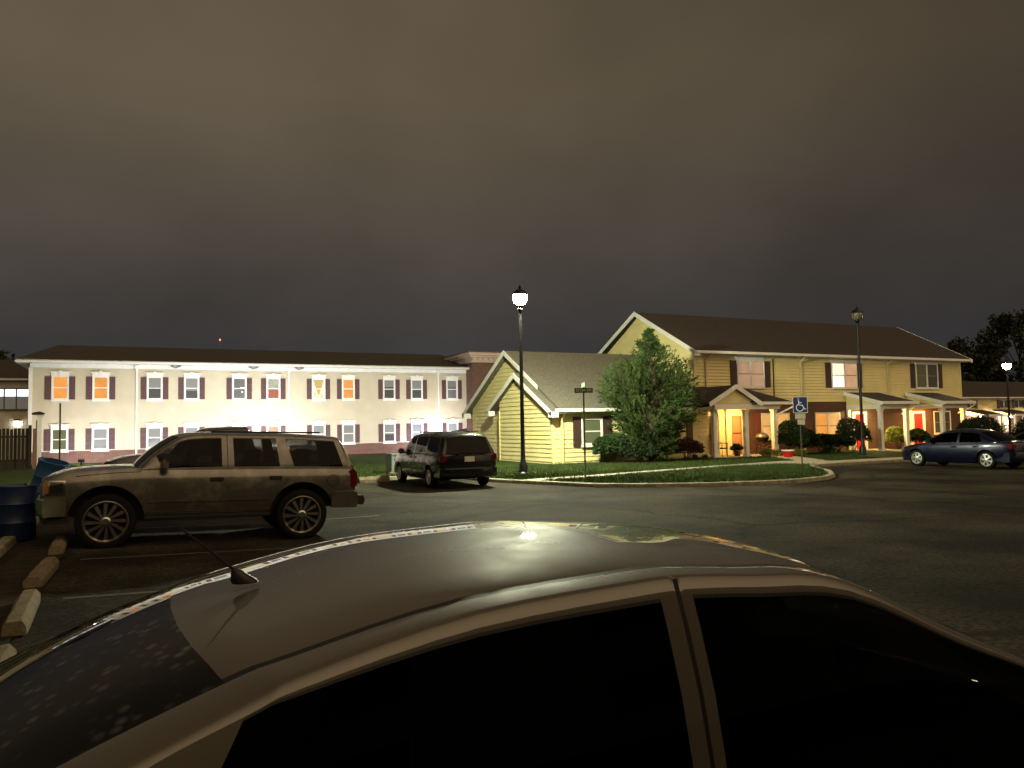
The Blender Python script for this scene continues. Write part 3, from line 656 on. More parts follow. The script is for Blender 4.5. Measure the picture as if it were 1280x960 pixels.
# ------------------------------------------------------------------ far row beyond the right-hand lamp
ORG = (88, 60, 0)
fr = thing('distant_row_house', 'distant cream row with lit porch behind the right hand street lamp', 'house', ORG)
B(86, 122, 60, 70, -.5, 4.3).build('wall', YSIDING, fr, ORG)
B(86, 122, 59.93, 60.0, -.5, 2.1).build('brick_storey', DBRICK, fr, ORG)
m = MB().face([(85.5, 59.5, 4.3), (122, 59.5, 4.3), (122, 65, 6.6), (85.5, 65, 6.6)]).face([(85.5, 70.5, 4.3), (85.5, 65, 6.6), (122, 65, 6.6), (122, 70.5, 4.3)]).face([(85.5, 59.5, 4.3), (85.5, 65, 6.6), (85.5, 70.5, 4.3)])
m.build('roof', SHINGLE, fr, ORG)
MB().box(85.5, 122, 59.42, 59.55, 4.15, 4.3).build('gutter', WHITE, fr, ORG)
for x in (91.6, 98.2, 101.2, 108):
    f = MB().box(x-.8, x+.8, 59.9, 59.98, 2.9, 2.97).box(x-.8, x+.8, 59.9, 59.98, 3.9, 3.97).box(x-.04, x+.04, 59.9, 59.98, 2.973, 3.897).build('window', WHITE, fr, ORG)
    MB().face([(x-.78, 59.95, 2.97), (x+.78, 59.95, 2.97), (x+.78, 59.95, 3.9), (x-.78, 59.95, 3.9)]).build('pane', PANE_DARK, f, ORG, recalc=False)
    for s in (-1, 1): B(x+s*1.1-.25, x+s*1.1+.25, 59.92, 59.99, 2.9, 3.95).build('shutter', DSHUTTER, fr, ORG)
for x0, w in ((91.0, 2.5), (96.2, 3.6), (104, 3.4)):
    q = [[(x0-.3, 57.3, 2.15), (x0+w+.3, 57.3, 2.15), (x0+w+.3, 59.95, 2.75), (x0-.3, 59.95, 2.75)]]
    gable_roof_slab(q, .1).build('porch_roof', SHINGLE, fr, ORG, weld=False)
    for x in (x0+.1, x0+w*.5, x0+w-.1): B(x-.14, x+.14, 57.4, 57.65, -.5, 2.05).build('column', WHITE, fr, ORG)
    B(x0-.3, x0+w+.3, 57.2, 57.32, 1.9, 2.15).build('porch_fascia', WHITE, fr, ORG)
    p = B(x0+w/2-.15, x0+w/2+.15, 59.0, 59.3, 1.95, 2.05).build('porch_light', BLACKMETAL, fr, ORG)
    B(x0+w/2-.1, x0+w/2+.1, 59.05, 59.25, 1.75, 1.947).build('bulb', emit_mat('far_porch_bulb', (1., .78, .5), 900), p, ORG)
    B(x0+w*.55, x0+w*.55+.9, 59.86, 59.93, -.4, 1.7).build('door', WHITE, fr, ORG)
# white rail fence in front of it
ORG = (88, 54, 0)
fc = thing('rail_fence', 'white post and rail fence before the distant lit row', 'fence', ORG)
for k in range(12):
    x = 84+k*2.0; B(x-.07, x+.07, 53.93, 54.07, -.3, 1.1).build('post', WHITE, fc, ORG)
for z in (.05, .4, .75): B(84, 106.4, 53.88, 53.925, z, z+.14).build('rail', WHITE, fc, ORG)

# dark stockade fence left
ORG = (-5, 46, 0)
WOOD = mat('dark_weathered_boards', (.018, .013, .010), .85, var=.3, scale=5)
sf = thing('board_fence', 'dark wooden board fence with gaps at the left edge', 'fence', ORG)
m = MB(); x = -18.
while x < -5.0:
    h = 2.15+random.uniform(-.03, .03); m.box(x, x+.13, 45.98, 46.0, .12, h); x += .165
m.build('boards', WOOD, sf, ORG)
MB().box(-18, -4.95, 46.01, 46.06, .5, .6).box(-18, -4.95, 46.01, 46.06, 1.7, 1.8).build('rail', WOOD, sf, ORG)
B(-5.0, -4.86, 45.9, 46.06, .05, 2.32).build('post', WOOD, sf, ORG)
B(-4.80, -4.64, 45.9, 46.06, .05, 2.15).build('post', mat('reddish_post', (.2, .11, .08), .8), sf, ORG)

# ------------------------------------------------------------------ street furniture
def street_lamp(name, label, x, y, zc, lit, power, tint, group=None, thick=1.):
    z0 = LZ; t = thing('street_lamp', label, 'street lamp', (x, y, z0), group=group)
    h = zc-z0
    p = MB().lathe([(.0, 0), (.2, 0), (.2, .06), (.16, .10), (.15, .35), (.11, .45), (.085*thick, .55), (.075*thick, 1.2), (.055*thick, h-.55), (.055*thick, h-.42)], 20)
    p.build('pole', BLACKMETAL, t)
    MB().lathe([(.055, h-.42), (.1, h-.40), (.1, h-.36), (.06, h-.32), (.12, h-.27), (.13, h-.22)], 20).build('collar', BLACKMETAL, t)
    gl = MB().lathe([(.11, h-.22), (.21, h-.14), (.262, h+.0), (.262, h+.10), (.245, h+.15)], 24)
    if lit: gm = emit_mat(name+'_glow', tint, power)
    else:
        gm = mat('unlit_lamp_glass', (.22, .2, .15), .3, spec=.5)
    gl.build('globe', gm, t)
    for k in range(6):
        a = k*pi/3
        MB().tube([(cos(a)*.14, sin(a)*.14, h-.22), (cos(a)*.222, sin(a)*.222, h-.14), (cos(a)*.276, sin(a)*.276, h+.0), (cos(a)*.274, sin(a)*.274, h+.12)], .009, 6).build('cage_bar', BLACKMETAL, t)
    MB().lathe([(.27, h+.12), (.285, h+.145), (.25, h+.22), (.15, h+.31), (.06, h+.35), (.04, h+.38), (.055, h+.42), (.03, h+.47), (0, h+.52)], 24).build('cap', BLACKMETAL, t)
    return t
street_lamp('white_lamp', 'brightly lit black street lamp on the lawn before the bungalow', 12.32, 24.48, 6.40, True, 4700, (.97, 1., .68))
street_lamp('dead_lamp', 'unlit black street lamp before the townhouse row', 32.13, 26.58, 7.0, False, 0, None)
street_lamp('amber_lamp', 'lit warm white street lamp far right behind the blue car', 54.6, 33.0, 5.4, True, 700, (1., .82, .5))

def text_mesh(body, size, m, parent, loc, rot, name='lettering'):
    cu = bpy.data.curves.new('t', 'FONT'); cu.body = body; cu.size = size; cu.align_x = 'CENTER'; cu.align_y = 'CENTER'; cu.extrude = .001
    o = bpy.data.objects.new('t', cu); COL.objects.link(o)
    bpy.context.view_layer.update()
    me = bpy.data.meshes.new_from_object(o.evaluated_get(bpy.context.evaluated_depsgraph_get()))
    bpy.data.objects.remove(o)
    t = bpy.data.objects.new(name, me); COL.objects.link(t); me.materials.clear(); me.materials.append(m)
    t.parent = parent; t.location = loc; t.rotation_euler = rot; return t
SIGNGREEN = mat('dark_green_sign', (.006, .03, .016), .5); SIGNWHITE = mat('sign_white', (.75, .77, .73), .4); SIGNBLUE = mat('sign_blue', (.01, .03, .16), .45)
FACE = radians(-26)   # turned towards the street, where the photographer stands
st = thing('street_name_sign', 'thin grey post with green street name blades', 'street sign', (13.38, 22.0, LZ), radians(-20))
MB().tube([(0, 0, 0), (0, 0, 3.0)], .032, 10).build('post', mat('dull_steel_post', (.11, .11, .1), .5, .5), st)
bl = B(-.31, .31, -.042, -.034, 2.80, 2.96).build('sign_blade', SIGNGREEN, st, bevel=.002)
text_mesh('ESTER DR', .125, SIGNWHITE, bl, (0, -.044, 2.88), (pi/2, 0, 0))
B(-.006, .006, -.30, .30, 2.985, 3.14).build('sign_blade', mat('pale_green_sign', (.16, .22, .16), .4), st, bevel=.002)
B(-.04, .04, -.03, .03, 2.96, 2.984).build('bracket', GREYMETAL, st)

hc = thing('accessible_parking_sign', 'blue wheelchair symbol sign with two small white plates on a post', 'sign', (24.05, 22.8, LZ), radians(-24))
MB().tube([(0, .03, 0), (0, .03, 2.6)], .028, 10).build('post', mat('dark_steel_post', (.06, .06, .055), .5, .5), hc)
z = -LZ
sb = B(-.30, .30, -.008, 0, 2.05, 2.70).build('sign_panel', SIGNBLUE, hc, bevel=.002)
m = MB()
for a in ((-.30, .30, -.0115, -.0085, 2.05, 2.066), (-.30, .30, -.0115, -.0085, 2.684, 2.70), (-.30, -.284, -.0115, -.0085, 2.067, 2.683), (.284, .30, -.0115, -.0085, 2.067, 2.683)): m.box(*a)
m.build('border', SIGNWHITE, sb)
def stroke(pts, r): 
    mm = MB(); mm.tube([(x, -.012, z) for x, z in pts], r, 8); return mm
sy = MB()
sy.tube([(-.07, -.014, 2.63), (-.07, -.014, 2.60)], .035, 10)
sy.tube([(-.065, -.014, 2.56), (-.055, -.014, 2.37), (.09, -.014, 2.355), (.17, -.014, 2.20), (.23, -.014, 2.215)], .022, 8)
sy.tube([(-.06, -.014, 2.47), (.06, -.014, 2.46)], .016, 8)
arc = [(-.02+.145*cos(a), -.014, 2.265+.145*sin(a)) for a in [radians(118+k*13.5) for k in range(18)]]
sy.tube(arc, .018, 8)
for i in range(len(sy.v)):
    x, y, zz = sy.v[i]; sy.v[i] = (x, -.0085-(abs(y+.014) < .2)*.003-(.0 if y > -.014 else .002), zz)
sy.build('wheelchair_symbol', SIGNWHITE, sb, weld=False)
PALE = mat('pale_plate', (.5, .46, .36), .5)
p1 = B(-.22, .20, -.008, 0, 1.80, 2.03).build('small_plate', PALE, hc, bevel=.002)
p2 = B(-.13, .17, -.008, 0, 1.58, 1.78).build('small_plate', PALE, hc, bevel=.002)
GREYINK = mat('grey_green_print', (.2, .22, .17), .6)
m = MB().box(-.19, .17, -.0105, -.0085, 1.82, 1.835).box(-.19, .17, -.0105, -.0085, 1.995, 2.01); m.build('border', GREYINK, p1)

# small white light bollard post and thin dark pole at the far left
wp = thing('post_light', 'white square post with dark tilted lamp head near the block corner', 'post', (-4.74, 48.3, LZ))
MB().box(-.11, .09, -.06, .06, 0, 2.55).prism([(-.11, 2.55), (.09, 2.55), (.2, 2.78), (-.16, 2.78)], 'y', -.06, .06).build('post', WHITE, wp)
MB().box(-.16, -.12, -.07, .07, 0, 2.5).build('conduit', BLACKTRIM, wp)
MB().prism([(-.36, 2.80), (.16, 2.785), (.24, 2.88), (.0, 2.98), (-.36, 2.9)], 'y', -.16, .16).build('lamp_head', BLACKTRIM, wp, bevel=.01)
po = thing('pole', 'thin bare dark metal pole before the lower left window', 'pole', (-3.41, 43.4, LZ))
MB().tube([(0, 0, 0), (0, 0, 3.2)], .038, 10).build('shaft', mat('rusty_dark_steel', (.045, .03, .025), .6, .5), po)
MB().lathe([(.045, 3.2), (.045, 3.24), (0, 3.25)], 10).build('cap', BLACKTRIM, po)

# ground floodlights washing the long block (they stand behind the parked cars)
def flood(x, y, energy, label, size=2.6, tint=(.96, .95, .97), tilt=-18, rz=0):
    t = thing('ground_floodlight', label, 'floodlight', (x, y, LZ), rz, group='ground floodlights washing the long block')
    MB().box(-.05, .05, -.05, .05, 0, .16).build('stake', BLACKMETAL, t)
    h = MB().prism([(-.09, .16), (.1, .16), (.12, .36), (-.09, .30)], 'x', -.16, .16).build('housing', BLACKMETAL, t, bevel=.01)
    MB().face([(-.14, .118, .19), (.14, .118, .19), (.14, .128, .33), (-.14, .128, .33)]).build('lens', mat('flood_lens', (.8, .8, .8), .3, emit=tint, estr=6), h, recalc=False)
    L = bpy.data.lights.new('flood_beam', 'SPOT'); L.energy = energy; L.spot_size = size; L.spot_blend = 1.; L.color = tint; L.shadow_soft_size = .12
    lo = bpy.data.objects.new('flood_beam', L); COL.objects.link(lo); lo.parent = t; lo.location = (0, .2, .3)
    lo.rotation_euler = (radians(90+(-tilt)), 0, 0)   # looks to +Y and upwards
    return t
flood(-2.78, 48.6, 520, 'small black floodlight on the lawn below the leftmost windows', tilt=-10)
flood(1.3, 44.6, 1700, 'small black floodlight on the lawn hidden behind the bonnet of the tan SUV', tilt=-12)
flood(4.8, 45.4, 1500, 'small black floodlight on the lawn behind the front door of the tan SUV', tilt=-12)
flood(7.4, 49.2, 1000, 'small black floodlight on the lawn behind the rear doors of the tan SUV', tilt=-12)
flood(10.3, 45.0, 1500, 'small black floodlight on the lawn behind the tailgate of the tan SUV', tilt=-12)
flood(14.2, 40.0, 1500, 'small black floodlight on the lawn behind the utility box', tint=(.95, .95, 1.), tilt=-10)
flood(18.9, 48.9, 1350, 'small black floodlight on the lawn behind the dark minivan', tint=(.95, .93, 1.), tilt=-10)

# utility box, wheel stops, stones, drums
ub = thing('utility_box', 'grey green ground utility box on the lawn beside the minivan', 'utility box', (9.15, 28.9, LZ))
MB().box(-.42, .42, -.35, .35, .06, .68).build('cabinet', mat('grey_green_box', (.12, .16, .15), .5), ub, bevel=.02)
MB().box(-.44, .44, -.38, .38, .683, .75).build('lid', mat('grey_green_box', (.12, .16, .15), .5), ub, bevel=.02)
MB().box(-.5, .5, -.45, .45, 0, .057).build('pad', CONC, ub)
def stop_mesh(L, seed):
    random.seed(seed); m = MB(); n = 8; rows = []
    for i in range(n+1):
        y = -L/2+L*i/n; s = .94 if i in (0, n) else 1.; j = lambda: random.uniform(-.006, .006)
        rows.append([(-.10*s, y, 0), (-.10*s+j(), y, .075), (-.055*s+j(), y, .135*s+j()), (.055*s+j(), y, .135*s+j()), (.10*s+j(), y, .075), (.10*s, y, 0)])
    m.grid(rows, smooth=False); m.face(rows[0]); m.face(rows[-1][::-1]); return m
lab = ['worn concrete wheel stop under the nose of the tan SUV', 'worn concrete wheel stop second from the tan SUV', 'worn concrete wheel stop third from the tan SUV', 'worn concrete wheel stop at the left frame edge, nearest the camera']
for i, (x, y, L, r) in enumerate(((-1.06, 13.6, 1.5, .02), (-1.03, 11.0, 1.5, -.03), (-.97, 8.7, 1.55, .03), (-.92, 6.35, 1.5, 0))):
    o = stop_mesh(L, 20+i).build('wheel_stop', OLDCONC, None, bevel=.004); o.location = (x, y, hz(x, y)+.012); o.rotation_euler = (0, -radians(1.0), r)
    tag(o, lab[i], 'wheel stop', 'wheel stops along the verge')
lab = ['broken concrete wheel stop piece nearest the rear of the tan SUV', 'short broken concrete wheel stop between two others by the back kerb', 'concrete wheel stop lying closest to the minivan']
for i, (x, y, L, r) in enumerate(((6.35, 25.9, .7, 1.45), (7.0, 25.75, .62, 1.7), (7.62, 26.0, .5, 1.2))):
    o = stop_mesh(L, 40+i).build('wheel_stop', OLDCONC, None, bevel=.004); o.location = (x, y, .0); o.rotation_euler = (0, 0, r); o.scale = (1.4, 1, 1.5)
    tag(o, lab[i], 'wheel stop', 'broken wheel stops by the back kerb')
random.seed(11)
def drum(name, label, loc, rot, m, open_top):
    t = thing(name, label, 'drum', loc); t.rotation_euler = rot
    pr = [(.0, .0), (.27, .0), (.285, .03), (.285, .27), (.297, .29), (.285, .31), (.285, .57), (.297, .59), (.285, .61), (.285, .85), (.29, .87), (.28, .885)]
    pr += [(.262, .885), (.262, .04), (0, .04)] if open_top else [(.26, .875), (0, .875)]
    MB().lathe(pr, 36).build('shell', m, t)
    if not open_top:
        MB().lathe([(.0, .905), (.03, .905), (.035, .876)], 14, c=(.13, .06, 0)).build('bung', BLACKTRIM, t)
    else: MB().lathe([(.262, .886), (.296, .886), (.3, .9), (.296, .915), (.262, .915), (.258, .9), (.262, .886)], 36).build('rim', m, t)
    return t
drum('drum', 'upright dark blue plastic drum before the tan SUV', (-1.78, 14.95, hz(-1.8, 15)+.02), (0, 0, 0), mat('dark_blue_plastic', (.006, .02, .075), .45, var=.2, scale=3), False)
drum('drum', 'lighter blue open drum leaning behind the nose of the tan SUV', (-1.78, 18.5, hz(-1.9, 17)+.30), (radians(8), radians(16), 0), mat('light_blue_plastic', (.015, .07, .17), .45, var=.2, scale=3), True)

# ------------------------------------------------------------------ added unseen block at the photographer's back, shaped to shade the near cars
ORG = (-22, -6.5, 0)
bb = thing('apartment_block', 'unseen brown three storey block added behind the photographer to shade the near cars', 'building', ORG)
BROWN = mat('dark_brown_cladding', (.05, .038, .028), .8, var=.2, scale=2)
B(-22, 27, -18, -6.5, 0, 8.5).build('wall', BROWN, bb, ORG)
m = MB().face([(-22.5, -6, 8.4), (27.5, -6, 8.4), (27.5, -12.2, 10.8), (-22.5, -12.2, 10.8)]).face([(-22.5, -18.5, 8.4), (-22.5, -12.2, 10.8), (27.5, -12.2, 10.8), (27.5, -18.5, 8.4)])
m.build('roof', SHINGLE, bb, ORG)
for k in range(11):
    for z in (1.0, 3.8, 6.5):
        x = -19+k*4.3; f = MB().box(x-.6, x+.6, -6.49, -6.42, z-.06, z).box(x-.6, x+.6, -6.49, -6.42, z+1.3, z+1.36).box(x-.6, x-.54, -6.49, -6.42, z, z+1.3).box(x+.54, x+.6, -6.49, -6.42, z, z+1.3).build('window', BLACKTRIM, bb, ORG)
        B(x-.535, x+.535, -6.49, -6.46, z+.004, z+1.296).build('pane', mat('unlit_matt_pane', (.02, .02, .02), .8, spec=.1), f, ORG)

# ------------------------------------------------------------------ vegetation
def leafcloud(n, sampler, size, mtl, name, parent, droop=0, aspect=.45):
    v = []; f = []
    for _ in range(n):
        p, d = sampler()
        d = Vector(d).normalized() if Vector(d).length > 1e-6 else Vector((0, 0, 1))
        s = size*random.uniform(.6, 1.35)
        a = d.orthogonal().normalized(); a.rotate(Matrix.Rotation(random.uniform(0, 2*pi), 3, d))
        p = Vector(p); b0 = len(v)
        v += [p-a*s*aspect*.5, p+d*s*.5+a*s*aspect*.15, p+d*s+Vector((0, 0, -droop*s)), p+d*s*.4-a*s*aspect*.9]
        f.append((b0, b0+1, b0+2, b0+3))
    me = bpy.data.meshes.new(name); me.from_pydata([tuple(q) for q in v], [], f); me.materials.append(mtl)
    o = bpy.data.objects.new(name, me); COL.objects.link(o)
    if parent: o.parent = parent
    return o
def rdir():
    while True:
        q = Vector((random.uniform(-1, 1), random.uniform(-1, 1), random.uniform(-1, 1)))
        if .05 < q.length < 1: return q.normalized()
JUN = mat('juniper_foliage', (.044, .070, .020), .9, var=.35, scale=1.3, spec=.12)
def juniper(label, loc, H, R):
    t = thing('juniper_tree', label, 'tree', loc)
    tr = MB().tube([(0, 0, 0), (.03, 0, H*.3), (-.02, .03, H*.65), (0, 0, H*.97)], [.13, .1, .055, .01], 10)
    br = []
    tab = [(1.0, .02), (.93, .17), (.85, .34), (.76, .58), (.67, .78), (.55, .90), (.42, .90), (.28, .68), (.14, .48), (.0, .38)]
    for k in range(330):
        u = random.random()**.85*.985+.01
        for (u1, r1), (u0, r0) in zip(tab, tab[1:]):
            if u0 <= u <= u1: prof = r0+(r1-r0)*(u-u0)/(u1-u0)
        L = R*prof*random.uniform(.72, 1.1); a = random.uniform(0, 2*pi); el = random.uniform(.15, .75)+.35*u
        L = L/cos(el)*.93 if u < .85 else L/cos(el)*.8
        d = Vector((cos(a)*cos(el), sin(a)*cos(el), sin(el))); p0 = Vector((0, 0, u*H-L*sin(el)))
        if p0.z < .05: p0.z = .05
        br.append((p0, d, max(L, .22)))
        if k % 2 == 0: tr.tube([p0, p0+d*L*.5, p0+d*L*.85+Vector((0, 0, .04))], [.022, .014, .004], 5, cap=False)
    # a few long sprays that break the outline
    tr.build('trunk', mat('juniper_bark', (.08, .055, .04), .9, bump=.5), t)
    cur = [0]
    wts = [b_[2] for b_ in br]
    tw = []
    for p0, d, L in br:
        for k in range(9):
            sd = rdir(); sd = (sd-d*sd.dot(d)); sd.normalize(); q = random.uniform(.25, .95)
            tw.append((p0+d*L*q+Vector((0, 0, .1*q*q*L)), (d*.9+sd*.75+Vector((0, 0, .25))).normalized(), random.uniform(.16, .34)*L*(1.15-q*.6)+.08))
    tw_w = [q[2] for q in tw]
    def smp():
        p0, d, L = random.choices(tw, tw_w)[0]; s_ = random.random()
        p = p0+d*s_*L+rdir()*.075*(1.1-s_)
        if p.z < .05: p.z = .05+random.random()*.2
        return p, d+rdir()*.45+Vector((0, 0, .2))
    leafcloud(64000, smp, .13, JUN, 'foliage', t, droop=.1, aspect=.24)
    return t
juniper('tall bushy juniper tree between the bungalow and the first porch', (20.7, 28.3, LZ), 5.85, 2.75)

def bush(label, loc, rx, ry, rz_, n, leaf, m, name='shrub', lumps=6, cat='shrub', rough=.14):
    t = thing(name, label, cat, loc)
    ls = [(rdir(), random.uniform(.1, rough+.08)) for _ in range(lumps*3)]
    def smp():
        d = rdir()
        if d.z < -.25: d.z = -d.z*.3
        k = 1+sum(w*max(0, d.dot(q))**8 for q, w in ls)-rough*.5
        r = k*(random.random()**.22)
        p = Vector((d.x*rx*r, d.y*ry*r, rz_*.48+d.z*rz_*.52*r)); p.z = max(.03, p.z)
        return p, d+rdir()*.9
    m_ = MB()
    for k in range(7):
        a = k*2*pi/7; m_.tube([(cos(a)*.05, sin(a)*.05, 0), (cos(a)*rx*.35, sin(a)*ry*.35, rz_*.45), (cos(a+.3)*rx*.6, sin(a+.3)*ry*.6, rz_*.75)], [.018, .012, .004], 5)
    m_.build('stem', mat('twig_bark', (.06, .045, .03), .9), t)
    leafcloud(int(n*2.2), smp, leaf, m, 'foliage', t, aspect=.62)
    return t
BUSHG = mat('clipped_bush_leaves', (.035, .065, .022), .65, spec=.15, var=.45, scale=4)
BUSHD = mat('dark_bush_leaves', (.022, .035, .014), .7, spec=.15, var=.4, scale=4)
BUSHY = mat('porch_lit_leaves', (.2, .24, .04), .6, var=.35, scale=4)  # yellow of the porch light put into the leaf colour
BUSHR = mat('reddish_bush_leaves', (.07, .03, .02), .65, spec=.15, var=.4, scale=4)
bush('rounded clipped green shrub under the bungalow window', (19.0, 28.95, LZ), .85, .75, 1.25, 4200, .085, BUSHG)
bush('low dark shrub at the foot of the juniper, left side', (19.95, 28.2, LZ), .7, .6, .75, 2400, .08, BUSHD)
bush('reddish brown low shrub right of the juniper', (23.15, 28.9, LZ), .75, .6, .95, 2400, .08, BUSHR)
bush('leafy green shrub climbing at the right end of the first porch', (29.75, 28.9, LZ), .8, .7, 1.7, 3600, .09, BUSHG)
bush('dark shrub behind the wheelchair sign', (30.9, 29.2, LZ), .9, .8, 1.3, 2600, .09, BUSHD)
bush('low dark hedge shrub left of the lit orange window', (32.6, 29.6, LZ), 1.0, .6, 1.0, 2600, .09, BUSHD)
bush('low dark hedge shrub below the lit orange window', (34.1, 29.8, LZ), .9, .6, .95, 2400, .09, BUSHD)
bush('round dark clipped shrub in front of the orange window', (34.35, 29.0, LZ), .78, .78, 1.72, 3400, .09, BUSHD)
bush('bright yellow green shrub lit by the middle porch light', (38.55, 29.5, LZ), .6, .55, 1.25, 2600, .09, BUSHY)
bush('dark green shrub between the two red doors', (40.3, 29.6, LZ), .8, .6, 1.15, 2600, .09, BUSHG)
bush('big dark shrub at the end of the row behind the blue car', (42.0, 27.2, LZ), 1.0, 1.0, 1.6, 4200, .11, BUSHD)
bush('large black looking shrub at the right frame edge', (45.9, 26.3, LZ), .9, .9, 1.7, 3000, .11, BUSHD)
LILY = mat('daylily_leaves', (.16, .17, .04), .6, var=.3, scale=5)
def tuft(label, loc, r, h, n, m, flowers=None, name='flower_clump'):
    t = thing(name, label, 'plant', loc)
    def smp():
        a = random.uniform(0, 2*pi); q = random.random()*r*.5
        return Vector((cos(a)*q, sin(a)*q, random.uniform(0, h*.5))), Vector((cos(a)*.7, sin(a)*.7, random.uniform(.5, 1.3)))
    leafcloud(n, smp, h*.55, m, 'foliage', t, droop=.35, aspect=.12)
    if flowers:
        f = MB()
        for _ in range(12):
            a = random.uniform(0, 2*pi); q = random.uniform(.1, r); x, y, z = cos(a)*q, sin(a)*q, h*random.uniform(.7, 1.05)
            for k in range(5):
                b_ = a+k*2*pi/5; f.face([(x, y, z), (x+cos(b_)*.05-sin(b_)*.02, y+sin(b_)*.05+cos(b_)*.02, z+.04), (x+cos(b_)*.08, y+sin(b_)*.08, z+.03), (x+cos(b_)*.05+sin(b_)*.02, y+sin(b_)*.05-cos(b_)*.02, z+.04)])
        f.build('flowers', flowers, t, recalc=False)
    return t
ORANGEF = mat('orange_petals', (.6, .2, .05), .6)
tuft('pale green lily clump right of the middle porch column', (27.45, 28.3, LZ), .4, .55, 260, LILY, ORANGEF)
tuft('yellow green lily clump left of the red planter', (28.0, 28.25, LZ), .35, .5, 220, LILY)
tuft('yellowish lily clump at the foot of the climbing shrub', (29.3, 27.9, LZ), .5, .5, 300, LILY)
tuft('leafy dark clump behind the wheelchair sign post', (32.0, 28.5, LZ), .5, .6, 240, BUSHG)

BARK = mat('dark_bark', (.05, .04, .03), .9)
TREED = mat('night_tree_leaves', (.03, .04, .018), .8, var=.4, scale=.8)
def broad_tree(label, loc, H, R, n, leaf, name='deciduous_tree'):
    t = thing(name, label, 'tree', loc)
    tr = MB().tube([(0, 0, 0), (.1, 0, H*.25), (0, .1, H*.5), (.1, 0, H*.85)], [.35, .28, .18, .05], 10); cl = []
    for k in range(26):
        a = random.uniform(0, 2*pi); u = random.uniform(.28, .97); L = R*random.uniform(.45, 1.)*(1 if u < .7 else 1.25-.8*u+.1)
        p1 = Vector((cos(a)*L, sin(a)*L, H*u)); tr.tube([(0, 0, H*u*.65), tuple(p1*.55+Vector((0, 0, H*u*.38))), tuple(p1)], [.1, .06, .02], 6)
        cl.append((p1, random.uniform(.16, .34)*R))
    tr.build('trunk', BARK, t)
    def smp():
        c, r = random.choice(cl); d = rdir(); return c+d*r*random.random()**.5, d+rdir()
    leafcloud(n, smp, leaf, TREED, 'crown', t, aspect=.7); return t
broad_tree('tall dark tree rising behind the distant row at the right edge', (126, 74, 0), 17.5, 7.5, 7000, .7)
broad_tree('shorter dark tree left of the tallest one behind the distant row', (116.5, 76, 0), 13.6, 4.2, 4500, .6)
broad_tree('low dark tree just past the end of the yellow row', (108, 77, 0), 9.0, 5.0, 3500, .6)
broad_tree('dark tree beyond the dark roofed wing at the left edge', (-13.5, 84, 0), 10.3, 3.4, 3500, .5)

# ------------------------------------------------------------------ porch things
ch = thing('porch_chair', 'dark high backed chair on the first porch', 'chair', (25.75, 29.55, .137), radians(200))
CH = mat('dark_chair_fabric', (.03, .028, .025), .8)
MB().box(-.27, .27, -.25, .25, .38, .45).build('seat', CH, ch, bevel=.02)
b_ = MB().box(-.27, .27, -.03, .03, 0, .72).build('backrest', CH, ch, bevel=.02); b_.location = (0, -.26, .44); b_.rotation_euler = (radians(14), 0, 0)
for x in (-.26, .26):
    for y in (-.22, .22): MB().tube([(x, y, 0), (x, y, .40 if y < 0 else .64)], .016, 8).build('leg', BLACKMETAL, ch)
    MB().box(x-.03, x+.03, -.25, .27, .64, .67).build('armrest', BLACKMETAL, ch, bevel=.008)
gr = thing('barrel_grill', 'round topped dark grill under the porch window', 'grill', (29.0, 30.1, .137), radians(10))
MB().lathe([(0, .62), (.2, .64), (.31, .76), (.33, .85), (.335, .87)], 28).build('bowl', BLACKMETAL, gr)
MB().lathe([(.34, .87), (.335, .92), (.27, 1.03), (.12, 1.10), (0, 1.11)], 28).build('lid', mat('dull_steel_lid', (.2, .19, .17), .35, .7), gr)
for k in range(3):
    a = k*2*pi/3; MB().tube([(cos(a)*.2, sin(a)*.2, .68), (cos(a)*.36, sin(a)*.36, 0)], .014, 8).build('leg', BLACKMETAL, gr)
MB().tube([(-.06, 0, 1.1), (-.06, 0, 1.15), (.06, 0, 1.15), (.06, 0, 1.1)], .012, 8).build('handle', BLACKTRIM, gr)
rp = thing('planter', 'red tub planter with white rim at the lawn edge by the porch', 'planter', (27.95, 27.35, LZ))
MB().lathe([(0, 0), (.2, 0), (.27, .3), (.25, .3), (.24, .24), (0, .24)], 28).build('tub', mat('red_plastic', (.5, .012, .012), .4), rp)
MB().lathe([(.27, .301), (.3, .31), (.3, .35), (.25, .35), (.25, .301)], 28).build('rim', WHITE, rp)
pp = thing('potted_plant', 'leafy plant in a dark pot on the porch beside the storm door', 'plant', (26.75, 29.5, .137))
MB().lathe([(0, 0), (.13, 0), (.18, .28), (.16, .28), (.15, .24), (0, .24)], 24).build('pot', mat('dark_clay', (.06, .035, .025), .7), pp)
def smp(): 
    d = rdir(); d.z = abs(d.z); return Vector((0, 0, .3))+d*.25*random.random(), d+Vector((0, 0, .5))
leafcloud(500, smp, .16, BUSHG, 'foliage', pp, droop=.2, aspect=.4)
sr = thing('stroller', 'folded black and white stroller by the dark door', 'stroller', (24.35, 29.4, LZ), radians(-30))
MB().tube([(-.22, 0, .1), (-.02, 0, .55), (.12, 0, .95), (.02, 0, 1.05)], .018, 8).tube([(-.22, .4, .1), (-.02, .4, .55), (.12, .4, .95), (.02, .4, 1.05)], .018, 8).tube([(.02, 0, 1.05), (.02, .4, 1.05)], .018, 8).build('handlebar', WHITE, sr)
MB().tube([(.25, 0, .1), (-.02, 0, .55)], .018, 8).tube([(.25, .4, .1), (-.02, .4, .55)], .018, 8).build('frame', WHITE, sr)
MB().prism([(-.15, .32), (.2, .3), (.25, .42), (.02, .48), (-.1, .85), (-.2, .82)], 'y', .04, .36).build('seat', CH, sr, bevel=.03)
